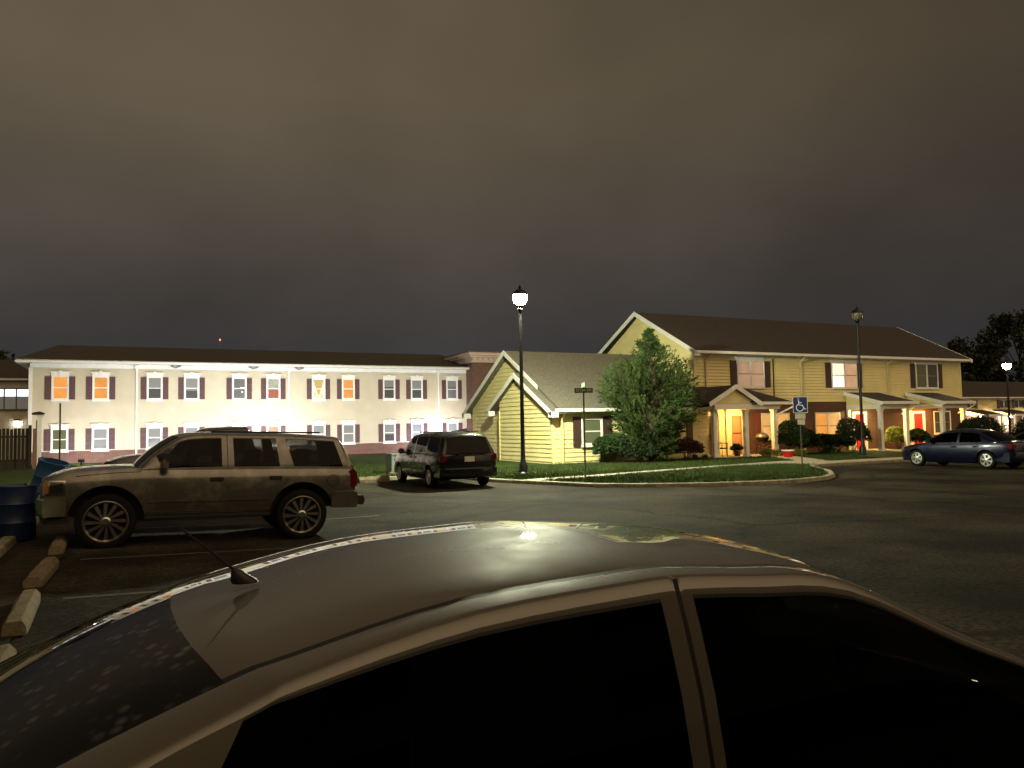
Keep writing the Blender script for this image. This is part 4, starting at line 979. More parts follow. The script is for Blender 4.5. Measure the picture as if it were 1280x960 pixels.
for x in (-.22, .25):
    for y in (-.03, .43):
        MB().lathe([(.0, -.02), (.08, -.02), (.1, -.012), (.1, .012), (.08, .02), (0, .02)], 18, axis='y', c=(x, y, .1)).build('wheel', BLACKTRIM, sr)

# radio mast far behind with a red beacon
ma = thing('radio_mast', 'far thin mast with a red beacon above the long roof', 'mast', (27.0, 300, 0))
m = MB()
for a in range(3): m.tube([(cos(a*2.1)*1.2, sin(a*2.1)*1.2, 0), (cos(a*2.1)*.25, sin(a*2.1)*.25, 35)], .05, 6)
for z in range(2, 34, 3): 
    k = 1.2-(.95*z/35); m.tube([(cos(0)*k, 0, z), (cos(2.1)*k, sin(2.1)*k, z+1.2), (cos(4.2)*k, sin(4.2)*k, z), (k, 0, z+1.2)], .03, 5)
m.build('lattice', GREYMETAL, ma)
MB().lathe([(0, 35.7), (.18, 35.6), (.2, 35.3), (.18, 35.05), (0, 35.0)], 12).build('beacon', emit_mat('red_beacon', (1, .12, .04), 6), ma)

# ------------------------------------------------------------------ vehicles
def cr(keys, n):
    """Catmull-Rom through tuples; n samples per segment -> list of tuples"""
    out = []; N = len(keys)
    for i in range(N-1):
        p0, p1, p2, p3 = keys[max(i-1, 0)], keys[i], keys[i+1], keys[min(i+2, N-1)]
        short = abs(p1[0]-p2[0]) < .1 and abs(p1[1]-p2[1]) < .1 and len(p1) == 6
        for k in range(n):
            t = k/n
            if short: out.append(tuple(b+(c-b)*t for b, c in zip(p1, p2))); continue
            out.append(tuple(.5*((2*b)+(-a+c)*t+(2*a-5*b+4*c-d)*t*t+(-a+3*b-3*c+d)*t**3) for a, b, c, d in zip(p0, p1, p2, p3)))
    out.append(tuple(keys[-1])); return out
def lin(tab, x):
    if x >= tab[0][0]: return tab[0][1:]
    for a, b in zip(tab, tab[1:]):
        if b[0] <= x <= a[0]:
            t = (a[0]-x)/(a[0]-b[0]+1e-9); return tuple(p+(q-p)*t for p, q in zip(a[1:], b[1:]))
    return tab[-1][1:]
def half(zb, zt, w, cw):
    h = zt-zb
    return [(0, zb), (.78*w, zb), (.92*w, zb+.05), (.98*w, zb+.28*h), (w, zb+.55*h), (.988*w, zb+.76*h), (.962*w, zb+.92*h), (.92*w, zt), (.5*w, zt+cw*.75), (0, zt+cw)]

def car(spec, name, label, cat, loc, rz, paint, group=None, pitch=0, glass=GLASS, rear_glass=None, roofmat=None):
    t = thing(name, label, cat, loc, rz, group); t.rotation_euler = (0, pitch, rz)
    rear_glass = rear_glass or glass
    st_ = sorted(cr(spec['body'], 5), key=lambda s: -s[0])       # (x, zb, zt, w, crown) front to rear
    rows = []
    for (x, zb, zt, w, cw) in st_:
        hp = half(zb, zt, w, cw); ring = [(x, y, z) for y, z in hp]+[(x, -y, z) for y, z in hp[-2:0:-1]]; rows.append(ring+[ring[0]])
    m = MB().grid(rows, 0, True, flip=True); m.face(rows[0][:-1][::-1]); m.face(rows[-1][:-1])
    bo = m.build('body', [paint, BLACKTRIM], t, sharp=0)
    # wheel arches
    cut = MB(); ra = spec['arch_r']
    for xw in spec['axles']:
        for s in (1, -1):
            w = lin(st_, xw)[2]; y0, y1 = s*(w-.33), s*(w+.2); c = (xw, 0, spec['arch_z'])
            pr = [(0, y0), (ra, y0), (ra, y1), (0, y1)]
            cut.lathe(pr if s > 0 else pr, 32, 0, 'y', c)
    co = cut.build('cutter', BLACKTRIM, None, sharp=0); 
    md = bo.modifiers.new('b', 'BOOLEAN'); md.operation = 'DIFFERENCE'; md.object = co; md.solver = 'EXACT'; md.material_mode = 'TRANSFER'
    co.location = (0, 0, 0); sv = t.matrix_world.copy()
    lo, ro = t.location.copy(), t.rotation_euler.copy(); t.location = (0, 0, 0); t.rotation_euler = (0, 0, 0)
    bpy.context.view_layer.update()
    me = bpy.data.meshes.new_from_object(bo.evaluated_get(bpy.context.evaluated_depsgraph_get()))
    bo.modifiers.clear(); bo.data = me; bpy.data.objects.remove(co); t.location = lo; t.rotation_euler = ro
    me.set_sharp_from_angle(angle=radians(38))
    def side_y(x, z):
        zb, zt, w, cw = lin(st_, x); hp = half(zb, zt, w, cw)
        for a, b in zip(hp, hp[1:]):
            if a[1] <= z <= b[1] and b[1] > a[1]: return a[0]+(b[0]-a[0])*(z-a[1])/(b[1]-a[1])
        return hp[7][0]
    # greenhouse: key = (x_belt, x_rail, z_rail, w_rail, bow, crown, side, top)
    K = spec['glass']; ns = 4
    num = [k[:6] for k in K]; dn = cr(num, ns)
    side_t = [K[i//ns][6] for i in range(len(dn)-1)]; top_t = [K[i//ns][7] for i in range(len(dn)-1)]
    vs_ = spec.get('vrows', (0, .07, .3, .55, .8, .885, .915, 1)); w0, w1, w2 = 1, 5, 6   # window rows w0..w1, seal w1..w2
    def belt(x):
        zb, zt, w, cw = lin(st_, x); return (.945*w, zt-.03)
    G_ = {}
    def put(key): return G_.setdefault(key, MB())
    T = [0, .3, .55, .72, .815, .845, .9, .96, 1.]
    dt = spec.get('ditch', True)
    for sgn in (1, -1):
        grid = []
        for (xb, xr, zr, wr, bow, cw) in dn:
            wb, zb_ = belt(xb); wr_ = min(wr, wb); row = []
            for v in vs_:
                y = wb+(wr_-wb)*v+spec.get('bulge', .02)*sin(pi*v); row.append((xb+(xr-xb)*v, sgn*y, zb_+(max(zr, zb_)-zb_)*v))
            grid.append(row)
        for i in range(len(dn)-1):
            for j in range(len(vs_)-1):
                k = side_t[i]
                if k == 'gap': key = ('seal', 'gap'+str(i//ns), sgn)
                elif k and w0 <= j < w1: key = ('side_window', k, sgn)
                elif k and w1 <= j < w2: key = ('seal', k, sgn)
                else: key = ('frame', 0, sgn)
                q = [grid[i][j], grid[i][j+1], grid[i+1][j+1], grid[i+1][j]]
                put(key).face(q if sgn < 0 else q[::-1], 0, True)
    tg = []
    for (xb, xr, zr, wr, bow, cw) in dn:
        wb, zb_ = belt(xb); wr_ = min(wr, wb); zz = max(zr, zb_); row = []
        for tt in [-q for q in T[:0:-1]]+T:
            a = abs(tt); dz = 0
            if dt and .815 <= a <= .845: dz = -.006
            row.append((xr+bow*(1-a**2.2), wr_*tt, zz+cw*(1-a**spec.get('crown_pow', 2.4))+dz))
        tg.append(row)
    TT = [-q for q in T[:0:-1]]+T
    for i in range(len(dn)-1):
        for j in range(len(TT)-1):
            a = max(abs(TT[j]), abs(TT[j+1])); k = top_t[i]; sg_ = 1 if TT[j]+TT[j+1] > 0 else -1
            if k == 'roof': key = ('roof',) if a <= .816 else (('seal', 'ditch', sg_) if a <= .846 and dt else ('frame', 0, sg_))
            else: key = (k,) if a <= spec.get('gl_t', .905) else ('frame', 0, sg_)
            put(key).face([tg[i][j], tg[i][j+1], tg[i+1][j+1], tg[i+1][j]], 0, True)
    names = {'frame': ('window_frame', paint), 'seal': ('seal', BLACKTRIM), 'roof': ('roof', roofmat or paint), 'ws': ('windscreen', glass), 'rg': ('rear_window', rear_glass)}
    frs = {q: put(('frame', 0, q)).build('cabin_frame', paint, t, sharp=80, recalc=False) for q in (1, -1)}
    for key, mb in G_.items():
        if key[0] == 'frame': continue
        nm, mt = ('side_window', glass) if key[0] == 'side_window' else names[key[0]]
        mb.build(nm, mt, frs[key[2]] if nm == 'seal' else t, sharp=50, recalc=False)
    # belt trim and cabin floor
    xs_ = [k[0] for k in K]
    m = MB(); rr = []
    for x in [max(xs_)+(min(xs_)-max(xs_))*i/12 for i in range(13)]:
        wb, zb_ = belt(x); zc = lin(st_, x)[1]+lin(st_, x)[3]+.004; rr.append([(x, -wb+.05, zb_+.032), (x, -wb*.5, zc), (x, 0, zc), (x, wb*.5, zc), (x, wb-.05, zb_+.032)])
    m.grid(rr); m.build('interior', INTERIOR, t, sharp=0)
    for (x, y, bw) in spec.get('seats', ()):
        zc = lin(st_, x)[1]; q = spec.get('seat_h', 1.)
        s = MB().prism([(x-.02, zc-.05), (x+.12, zc-.05), (x+.02, zc+.34*q), (x-.10, zc+.36*q)], 'y', y-bw, y+bw)
        if bw < .4: s.prism([(x-.10, zc+.38*q), (x, zc+.37*q), (x-.01, zc+.52*q), (x-.10, zc+.52*q)], 'y', y-.12, y+.12)
        s.build('seat', INTERIOR, t, bevel=.03)
    # wheels
    R_, rw, rr_ = spec['tyre']
    for xw in spec['axles']:
        for s in (1, -1):
            w = lin(st_, xw)[2]; yc = s*(w-rw*.5-.02)
            wt = MB().lathe([(rr_, rw*.46), (rr_+.012, rw*.5), (R_-.05, rw*.5), (R_-.012, rw*.42), (R_, rw*.3), (R_, -rw*.3), (R_-.012, -rw*.42), (R_-.05, -rw*.5), (rr_, -rw*.5)], 40, 0, 'y')
            wo = wt.build('wheel', RUBBER, t); wo.location = (xw, yc, R_)
            if s < 0: wo.rotation_euler = (0, 0, pi)
            rm = MB().lathe([(rr_-.03, -rw*.4), (rr_-.02, rw*.3), (rr_, rw*.45), (rr_+.004, rw*.49), (rr_-.012, rw*.50), (rr_-.035, rw*.40)], 40, 0, 'y')
            rm.lathe([(0, rw*.0), (rr_-.03, rw*.0)], 40, 1, 'y')
            stl = spec['rim']
            nsp, wd0, wd1 = stl['n'], stl['w0'], stl['w1']
            for k in range(nsp):
                a = 2*pi*k/nsp+.2; ca, sa = cos(a), sin(a); tw = stl.get('twist', 0); cb, sb_ = cos(a+tw), sin(a+tw)
                yo = rw*stl.get('proud', .40); p0, p1 = .05, rr_-.015
                A = [(ca*p0-sa*wd0, sa*p0+ca*wd0), (ca*p0+sa*wd0, sa*p0-ca*wd0), (cb*p1+sb_*wd1, sb_*p1-cb*wd1), (cb*p1-sb_*wd1, sb_*p1+cb*wd1)]
                rm.face([(A[0][0], yo, A[0][1]), (A[3][0], yo-.01, A[3][1]), (A[2][0], yo-.01, A[2][1]), (A[1][0], yo, A[1][1])], 0)
                for e in ((0, 3), (2, 1)):
                    rm.face([(A[e[0]][0], yo, A[e[0]][1]), (A[e[1]][0], yo-.01, A[e[1]][1]), (A[e[1]][0], yo-.06, A[e[1]][1]), (A[e[0]][0], yo-.05, A[e[0]][1])], 0)
            rm.lathe([(.075, rw*.36), (.07, rw*.46), (.05, rw*.5), (0, rw*.5)], 20, 0, 'y')
            rm.build('rim', [stl['mat'], BLACKTRIM], wo, sharp=30)
    # seams
    for pl in spec.get('seams', ()):
        for s in (1, -1): MB().tube([(x, s*(side_y(x, z)+.0005), z) for x, z in pl], .0065, 5).build('door_seam', BLACKTRIM, bo)
    for (x, z) in spec.get('handles', ()):
        for s in (1, -1):
            y = side_y(x, z); MB().box(x-.1, x+.1, s*y-.012, s*y+.03*s if s > 0 else s*y+.012, z-.028, z+.028).build('handle', spec.get('handle_mat', BLACKTRIM), t, bevel=.008) if s > 0 else MB().box(x-.1, x+.1, -y-.03, -y+.012, z-.028, z+.028).build('handle', spec.get('handle_mat', BLACKTRIM), t, bevel=.008)
    mx_, mz_ = spec['mirror']
    for s in (1, -1):
        y = belt(mx_)[0]
        a, c = sorted((s*(y+.03), s*(y+.24)))
        mo = MB().box(mx_-.05, mx_+.07, a, c, mz_, mz_+.17).build('mirror', spec.get('mirror_mat', paint), t, bevel=.035)
        a, c = sorted((s*(y-.02), s*(y+.10))); B(mx_-.02, mx_+.04, a, c, mz_+.01, mz_+.06).build('mirror_arm', BLACKTRIM, mo)
    # lamps, bumpers and other blocks : (name, material, x0,x1, y0,y1 (mirrored if y0>0), z0,z1, bevel)
    for (nm, mt, x0, x1, y0, y1, z0, z1, bv) in spec['blocks']:
        mt_ = paint if mt == 'paint' else mt
        MB().box(x0, x1, y0, y1, z0, z1).build(nm, mt_, t, bevel=bv)
        if y0 > 0: MB().box(x0, x1, -y1, -y0, z0, z1).build(nm, mt_, t, bevel=bv)
    for (nm, mt, x0, x1, z0, z1, off) in spec.get('patches', ()):
        for s in (1, -1):
            rows = []
            for i in range(9):
                x = x0+(x1-x0)*i/8; row = [(x, s*(side_y(x, z0)-.02), z0)]
                for j in range(6):
                    z = z0+(z1-z0)*j/5; row.append((x, s*(side_y(x, z)+off), z))
                row.append((x, s*(side_y(x, z1)-.02), z1)); rows.append(row)
            mb = MB().grid(rows); mb.face(rows[0]); mb.face(rows[-1][::-1]); mb.build(nm, paint if mt == 'paint' else mt, t)
    for (nm, mt, x, dep, w, z0, z1, k, sg) in spec['bars']:      # curved full-width bumpers
        mt_ = paint if mt == 'paint' else mt; rows = []
        for i in range(25):
            u = -1+2*i/24; xx = x-sg*k*abs(u)**3.5; 
            pr = [(xx-sg*dep, z0+.01), (xx-sg*.02, z0), (xx, z0+.04), (xx+sg*.01, (z0+z1)/2), (xx, z1-.03), (xx-sg*.03, z1), (xx-sg*dep, z1)]
            rows.append([(a, w*u, z) for a, z in pr]+[(pr[0][0], w*u, pr[0][1])])
        mb = MB().grid(rows); mb.face(rows[0][:-1]); mb.face(rows[-1][:-1][::-1]); mb.build(nm, mt_, t)
    return t

# --- full-size tan SUV (side-on, nose to the left)
ALLOY = mat('dusty_bright_alloy', (.42, .40, .37), .3, 1., var=.25, scale=9)
WAGON = dict(
    body=[(2.36, .62, 1.02, .86, .01), (2.30, .52, 1.10, .93, .03), (2.0, .48, 1.17, .985, .045), (1.47, .46, 1.21, 1.0, .05), (1.0, .46, 1.235, 1.0, .03), (.4, .46, 1.235, 1.0, .0), (-.6, .46, 1.235, 1.0, .0), (-1.5, .48, 1.23, .995, 0), (-2.1, .55, 1.22, .975, 0), (-2.34, .6, 1.21, .955, 0), (-2.38, .64, 1.18, .94, 0)],
    glass=[(1.08, 1.06, 1.21, .90, .10, .03, None, 'ws'), (.70, .82, 1.45, .845, .12, .04, 'front', 'ws'), (.44, .46, 1.70, .80, .10, .05, 'front', 'roof'), (.14, .16, 1.755, .785, .03, .05, 'front', 'roof'), (-.18, -.16, 1.765, .78, 0, .05, None, 'roof'), (-.262, -.24, 1.765, .78, 0, .05, 'gap', 'roof'), (-.275, -.253, 1.765, .78, 0, .05, None, 'roof'), (-.37, -.34, 1.765, .78, 0, .05, 'rear', 'roof'),
           (-1.10, -1.02, 1.76, .78, 0, .05, None, 'roof'), (-1.34, -1.17, 1.755, .78, 0, .05, 'quarter', 'roof'), (-2.18, -2.0, 1.715, .775, -.02, .045, None, 'roof'), (-2.29, -2.13, 1.67, .77, -.04, .03, None, 'rg'), (-2.34, -2.26, 1.43, .82, -.05, .01, None, 'rg'), (-2.37, -2.35, 1.20, .9, -.03, 0, None, 'rg')],
    axles=(1.473, -1.473), arch_r=.53, arch_z=.45, tyre=(.425, .29, .315), rim=dict(n=12, w0=.016, w1=.030, twist=.30, mat=ALLOY, proud=.42), ditch=False, crown_pow=4.,
    seats=((.25, .4, .26), (.25, -.4, .26), (-.75, 0, .62), (-1.6, 0, .6)), seat_h=.8,
    seams=[[(.92, .52), (.93, .9), (.90, 1.20)], [(-.27, .52), (-.27, .9), (-.27, 1.21)], [(-1.22, 1.21), (-1.22, 1.02), (-1.05, .8), (-.97, .55)], [(.92, .545), (0, .545), (-.98, .545)], [(1.9, 1.12), (1.4, 1.165), (1.0, 1.18)]],
    handles=((-.10, 1.05), (-1.02, 1.06)), handle_mat=BLACKTRIM, mirror=(.68, 1.20),
    patches=[('lamp_surround', CHROME, 2.03, 2.33, .84, 1.06, .006), ('headlight', mat('smoked_lamp_glass', (.02, .018, .016), .08, coat=1.), 2.06, 2.23, .87, 1.04, .014), ('corner_lamp', mat('amber_lens', (.30, .13, .03), .12, coat=1.), 2.25, 2.315, .87, 1.04, .014), ('side_moulding', 'paint', -.92, .9, .70, .79, .014), ('rear_side_moulding', 'paint', -2.3, -2.03, .70, .79, .014)],
    blocks=[('headlight', HEADGLASS, 2.2, 2.375, .66, .84, .86, 1.02, .02), ('grille', DARKCHROME, 2.28, 2.375, -.62, .62, .78, 1.08, .02), ('tail_lamp', TAILRED, -2.41, -2.26, .80, .968, .86, 1.18, .03),
            ('rear_badge', CHROME, -2.392, -2.37, -.12, .12, 1.0, 1.06, .004), ('licence_plate', PLATE, -2.395, -2.37, -.16, .16, .82, .98, .004),
            ('roof_rail', BLACKTRIM, -1.8, .0, .67, .70, 1.80, 1.828, .01), ('running_board', BLACKTRIM, -.95, .95, .86, 1.03, .44, .50, .015)],
    bars=[('bumper', CHROME, 2.47, .3, .99, .52, .80, .16, 1), ('bumper', 'paint', -2.46, .45, .99, .52, .80, .05, -1), ('step_pad', BLACKTRIM, -2.58, .2, .92, .56, .72, .03, -1), ('valance', BLACKTRIM, 2.40, .3, .9, .40, .53, .14, 1)])
TAN = paint_mat('dusty_tan_metallic', (.112, .104, .092), .28, .5, .9, (.21, .195, .17), 2.2)
def place(xm, y, rz): return (xm, y, hz(xm, y))
car(WAGON, 'parked_car', 'tan full size SUV with chrome wheels parked side on at left', 'car', (1.03, 14.33, hz(1.03, 14.3)-.02), pi, TAN, pitch=-radians(1.7))
# fuel cap ring
WAGONROOT = COL.objects['parked_car']
rg_ = MB().tube([(-1.98+.095*cos(a), 1.003-.012, 1.0+.095*sin(a)) for a in [2*pi*k/24 for k in range(25)]], .004, 5).build('fuel_flap', BLACKTRIM, WAGONROOT)
rg_2 = MB().tube([(-1.98+.095*cos(a), -.988, 1.0+.095*sin(a)) for a in [2*pi*k/24 for k in range(25)]], .004, 5).build('fuel_flap_edge', BLACKTRIM, WAGONROOT)
# --- black wagon hidden behind it
BLACKP = paint_mat('black_gloss_paint', (.008, .009, .011), .25, .2, .8)
PICKUP = dict(WAGON)
PICKUP['glass'] = WAGON['glass'][:4]+[(-.30, -.28, 1.765, .78, 0, .05, None, 'roof'), (-.42, -.36, 1.755, .78, 0, .04, None, 'rg'), (-.52, -.46, 1.50, .82, 0, .02, None, 'rg'), (-.60, -.58, 1.22, .9, 0, 0, None, 'rg')]
PICKUP['seats'] = ((.05, .4, .26), (.05, -.4, .26)); PICKUP['seams'] = WAGON['seams'][:2]; PICKUP['handles'] = ((-.26, 1.05),)
PICKUP['blocks'] = [b_ for b_ in WAGON['blocks'] if b_[0] != 'roof_rail']+[('tonneau_cover', BLACKTRIM, -2.32, -.65, -.9, .9, 1.24, 1.27, .008)]
car(PICKUP, 'pickup_truck', 'black pickup with high bonnet mostly hidden behind the tan SUV', 'truck', (1.72, 17.95, hz(1.72, 18)+.1), pi, BLACKP, pitch=-radians(1.2), glass=DARKGLASS)
COL.objects[-1]

# --- dark minivan, rear three-quarter
VAN = dict(
    body=[(2.40, .42, .70, .62, .02), (2.34, .30, .78, .78, .04), (2.05, .24, .90, .90, .06), (1.45, .22, 1.0, .955, .05), (.9, .22, 1.04, .97, .02), (0, .22, 1.07, .98, 0), (-1.2, .22, 1.08, .98, 0), (-2.0, .26, 1.08, .965, 0), (-2.36, .34, 1.06, .92, 0), (-2.46, .42, 1.0, .84, 0)],
    glass=[(1.35, 1.32, 1.0, .86, .16, .02, None, 'ws'), (.86, .98, 1.24, .82, .18, .04, 'front', 'ws'), (.50, .48, 1.54, .76, .16, .07, 'front', 'roof'), (-.02, -.02, 1.60, .745, .02, .09, None, 'roof'), (-.14, -.14, 1.61, .745, 0, .09, 'mid', 'roof'), (-1.14, -1.12, 1.615, .74, 0, .09, None, 'roof'), (-1.26, -1.24, 1.61, .735, 0, .09, 'quarter', 'roof'), (-2.12, -2.02, 1.55, .71, -.05, .09, None, 'roof'), (-2.28, -2.18, 1.48, .70, -.07, .08, None, 'rg'), (-2.38, -2.32, 1.27, .75, -.08, .03, None, 'rg'), (-2.43, -2.42, 1.04, .82, -.05, 0, None, 'rg')],
    axles=(1.5, -1.5), arch_r=.39, arch_z=.33, tyre=(.325, .21, .215), rim=dict(n=7, w0=.03, w1=.045, mat=HUBCAP, proud=.38), ditch=False, crown_pow=3.,
    seats=((.1, .38, .24), (.1, -.38, .24), (-.9, 0, .6), (-1.75, 0, .6)),
    seams=[[(.98, .3), (.99, .7), (.92, 1.0)], [(-.06, .3), (-.06, .7), (-.06, 1.05)], [(-1.2, .4), (-1.2, .8), (-1.2, 1.06)], [(-1.2, .98), (-1.9, .98), (-2.3, .97)]], handles=((.15, .90), (-.25, .90)), mirror=(.84, 1.0), mirror_mat=BLACKTRIM,
    blocks=[('tail_lamp', TAILRED, -2.47, -2.26, .70, .92, .78, 1.02, .04), ('headlight', HEADGLASS, 2.0, 2.36, .52, .84, .66, .82, .04), ('licence_plate', PLATE, -2.49, -2.44, -.16, .16, .80, .96, .004), ('plate_garnish', CHROME, -2.50, -2.42, -.36, .36, .99, 1.02, .008), ('grille', BLACKTRIM, 2.30, 2.42, -.4, .4, .56, .72, .02),
            ('roof_rack_rail', BLACKTRIM, -1.8, .2, .60, .635, 1.675, 1.71, .01), ('side_moulding', BLACKTRIM, -1.05, 1.0, .965, .995, .52, .58, .01), ('wiper', BLACKTRIM, -2.49, -2.46, -.05, .3, 1.07, 1.085, .004)],
    bars=[('bumper', 'paint', -2.56, .5, .93, .34, .62, .16, -1), ('bumper', 'paint', 2.46, .4, .88, .30, .56, .26, 1)])
TEAL = paint_mat('dark_teal_paint', (.002, .004, .005), .25, .3, .4)
car(VAN, 'minivan', 'dark green black minivan seen from behind by the lawn', 'car', (8.92, 23.75, 0), pi/2, TEAL, glass=DARKGLASS)
# roof cross bar and its reflection-bright rear spoiler are part of the shell

# --- sedans
def sedan_spec(rim, scale_w=1.):
    return dict(
    body=[(2.12, .36, .62, .60, .01), (2.06, .26, .68, .72, .03), (1.8, .20, .76, .83, .05), (1.35, .18, .85, .865, .05), (.95, .18, .90, .875, .02), (0, .18, .92, .885, 0), (-.9, .18, .94, .885, 0), (-1.4, .20, .96, .87, .02), (-1.95, .26, .96, .82, .03), (-2.20, .34, .93, .74, .02), (-2.26, .42, .86, .66, .01)],
    glass=[(1.05, 1.03, .89, .78, .16, .02, None, 'ws'), (.66, .72, 1.10, .72, .17, .04, 'front', 'ws'), (.32, .26, 1.30, .655, .12, .06, 'front', 'roof'), (-.28, -.28, 1.375, .625, 0, .065, None, 'roof'), (-.38, -.38, 1.375, .625, 0, .065, 'rear', 'roof'), (-.98, -.84, 1.325, .63, -.02, .06, 'rear', 'roof'), (-1.22, -1.02, 1.28, .635, -.05, .055, None, 'rg'), (-1.5, -1.40, 1.10, .69, -.12, .04, None, 'rg'), (-1.74, -1.72, .965, .76, -.1, .02, None, 'rg')],
    seat_h=.55, axles=(1.33, -1.35), arch_r=.37, arch_z=.32, tyre=(.315, .2, .215), rim=rim, ditch=True, crown_pow=3.,
    seats=((0.0, .36, .24), (0., -.36, .24), (-.85, 0, .55)),
    seams=[[(.95, .28), (.96, .6), (.88, .87)], [(-.33, .28), (-.33, .6), (-.33, .9)], [(-1.2, .9), (-1.12, .62), (-.98, .4)]], handles=((-.18, .78), (-1.0, .80)), handle_mat='paint', mirror=(.66, .90),
    blocks=[('headlight', HEADGLASS, 1.78, 2.07, .50, .77, .56, .68, .03), ('tail_lamp', TAILRED, -2.27, -2.0, .56, .80, .72, .90, .03), ('licence_plate', PLATE, -2.31, -2.26, -.16, .16, .64, .80, .004), ('grille', BLACKTRIM, 2.0, 2.14, -.38, .38, .46, .60, .02)],
    bars=[('bumper', 'paint', 2.18, .4, .82, .22, .52, .28, 1), ('bumper', 'paint', -2.34, .45, .81, .26, .60, .20, -1)])
NAVY = paint_mat('navy_metallic_paint', (.001, .0035, .022), .3, .4, .2)
RIM5 = dict(n=6, w0=.026, w1=.044, mat=HUBCAP, proud=.44)
sp = sedan_spec(RIM5); sp['handle_mat'] = NAVY
car(sp, 'sedan', 'dark blue saloon with pale spoked hubcaps parked by the far porches', 'car', (27.9, 18.62, 0), radians(91), NAVY, glass=GLASS)
BLK2 = paint_mat('charcoal_paint', (.012, .012, .013), .3, .3, .9)
sp = sedan_spec(RIM5); sp['handle_mat'] = BLK2
car(sp, 'sedan', 'charcoal saloon cut off by the right frame edge', 'car', (32.7, 18.3, 0), radians(90), BLK2, glass=DARKGLASS)

# --- the near silver-taupe saloon whose roof fills the foreground
ox = 1.15
NEAR = dict(
    body=[(2.55, .42, .50, .62, .02), (2.46, .30, .56, .76, .04), (2.05, .22, .64, .88, .06), (1.5, .20, .65, .91, .05), (.9, .20, .69, .915, .02), (0, .20, .79, .92, 0), (-.9, .20, .87, .92, 0), (-1.4, .22, .94, .91, .02), (-1.9, .26, .97, .87, .03), (-2.18, .32, .96, .81, .02), (-2.28, .40, .92, .74, .01)],
    glass=[(2.02, 2.0, .79, .85, .14, .02, None, 'ws'), (1.80, 1.74, .925, .84, .16, .025, 'front', 'ws'), (1.40, 1.32, 1.10, .805, .16, .03, 'front', 'ws'), (1.08, .84, 1.315, .765, .10, .045, 'front', 'roof'), (.65, .47, 1.365, .752, .03, .052, 'front', 'roof'), (.275, .245, 1.385, .746, 0, .056, None, 'roof'), (.236, .206, 1.386, .746, 0, .056, 'gap', 'roof'), (.222, .190, 1.386, .746, 0, .056, None, 'roof'), (.165, .135, 1.386, .746, 0, .056, 'rear', 'roof'), (-.45, -.40, 1.36, .75, 0, .056, 'rear', 'roof'), (-1.0, -.82, 1.285, .765, -.01, .056, 'rear', 'roof'), (-1.16, -.93, 1.25, .772, -.13, .056, None, 'rg'), (-1.42, -1.28, 1.13, .80, -.14, .055, None, 'rg'), (-1.72, -1.66, .97, .84, -.12, .03, None, 'rg')],
    vrows=(0, .03, .3, .55, .8, .915, .93, 1),
    gl_t=.846,
    seat_h=.6, axles=(1.38, -1.38), arch_r=.38, arch_z=.33, tyre=(.325, .21, .225), rim=RIM5, ditch=True, crown_pow=2.05, bulge=.028,
    seats=((.35, .37, .25), (.35, -.37, .25), (-.6, 0, .58)),
    seams=[[(1.5, .28), (1.5, .5), (1.42, .68)], [(.21, .28), (.21, .6), (.21, .77)], [(-1.1, .88), (-1.02, .62), (-.95, .4)]], handles=((.38, .66), (-.75, .70)), mirror=(1.86, .66),
    blocks=[('headlight', HEADGLASS, 2.12, 2.46, .54, .80, .46, .57, .03), ('tail_lamp', TAILRED, -2.29, -2.02, .58, .86, .74, .96, .03), ('licence_plate', PLATE, -2.33, -2.28, -.16, .16, .66, .82, .004), ('grille', BLACKTRIM, 2.4, 2.57, -.4, .4, .38, .52, .02)],
    bars=[('bumper', 'paint', 2.60, .4, .88, .20, .46, .28, 1), ('bumper', 'paint', -2.36, .45, .87, .28, .62, .20, -1)])
TAUPE = paint_mat('silver_taupe_metallic', (.115, .10, .08), .5, .1, 1.)
TAUPE.node_tree.nodes['Principled BSDF'].inputs['Specular IOR Level'].default_value = .2
TAUPE.node_tree.nodes['Principled BSDF'].inputs['Coat IOR'].default_value = 1.7
TAUPE.node_tree.nodes['Principled BSDF'].inputs['Coat Roughness'].default_value = .02
NEAR['handle_mat'] = TAUPE
nc = car(NEAR, 'near_sedan', 'silver taupe saloon whose curved roof fills the foreground', 'car', (ox, 2.5, .03), 0, TAUPE, glass=NEARGLASS, rear_glass=REARGLASS)
an_ = MB()
an_.lathe([(.045, .0), (.045, .012), (.02, .05), (.012, .062), (0, .066)], 16)
for i, (x, y, z) in enumerate(an_.v): an_.v[i] = (x*.85-(z*.5)+.01, y*.55, z*.75)
ao = an_.build('antenna', BLACKTRIM, nc); ao.location = (-.86, 0, 1.355)
MB().tube([(-.015, 0, .035), (-.08, 0, .095), (-.19, 0, .195)], [.005, .004, .0025], 8).build('whip', BLACKTRIM, ao)

# ------------------------------------------------------------------ sky, moonless cloud glow and camera
W = bpy.data.worlds.new('World'); S.world = W; W.use_nodes = True; nt = W.node_tree
bg = nt.nodes['Background']; tc = nt.nodes.new('ShaderNodeTexCoord')
sp_ = nt.nodes.new('ShaderNodeSeparateXYZ'); nt.links.new(tc.outputs['Generated'], sp_.inputs[0])
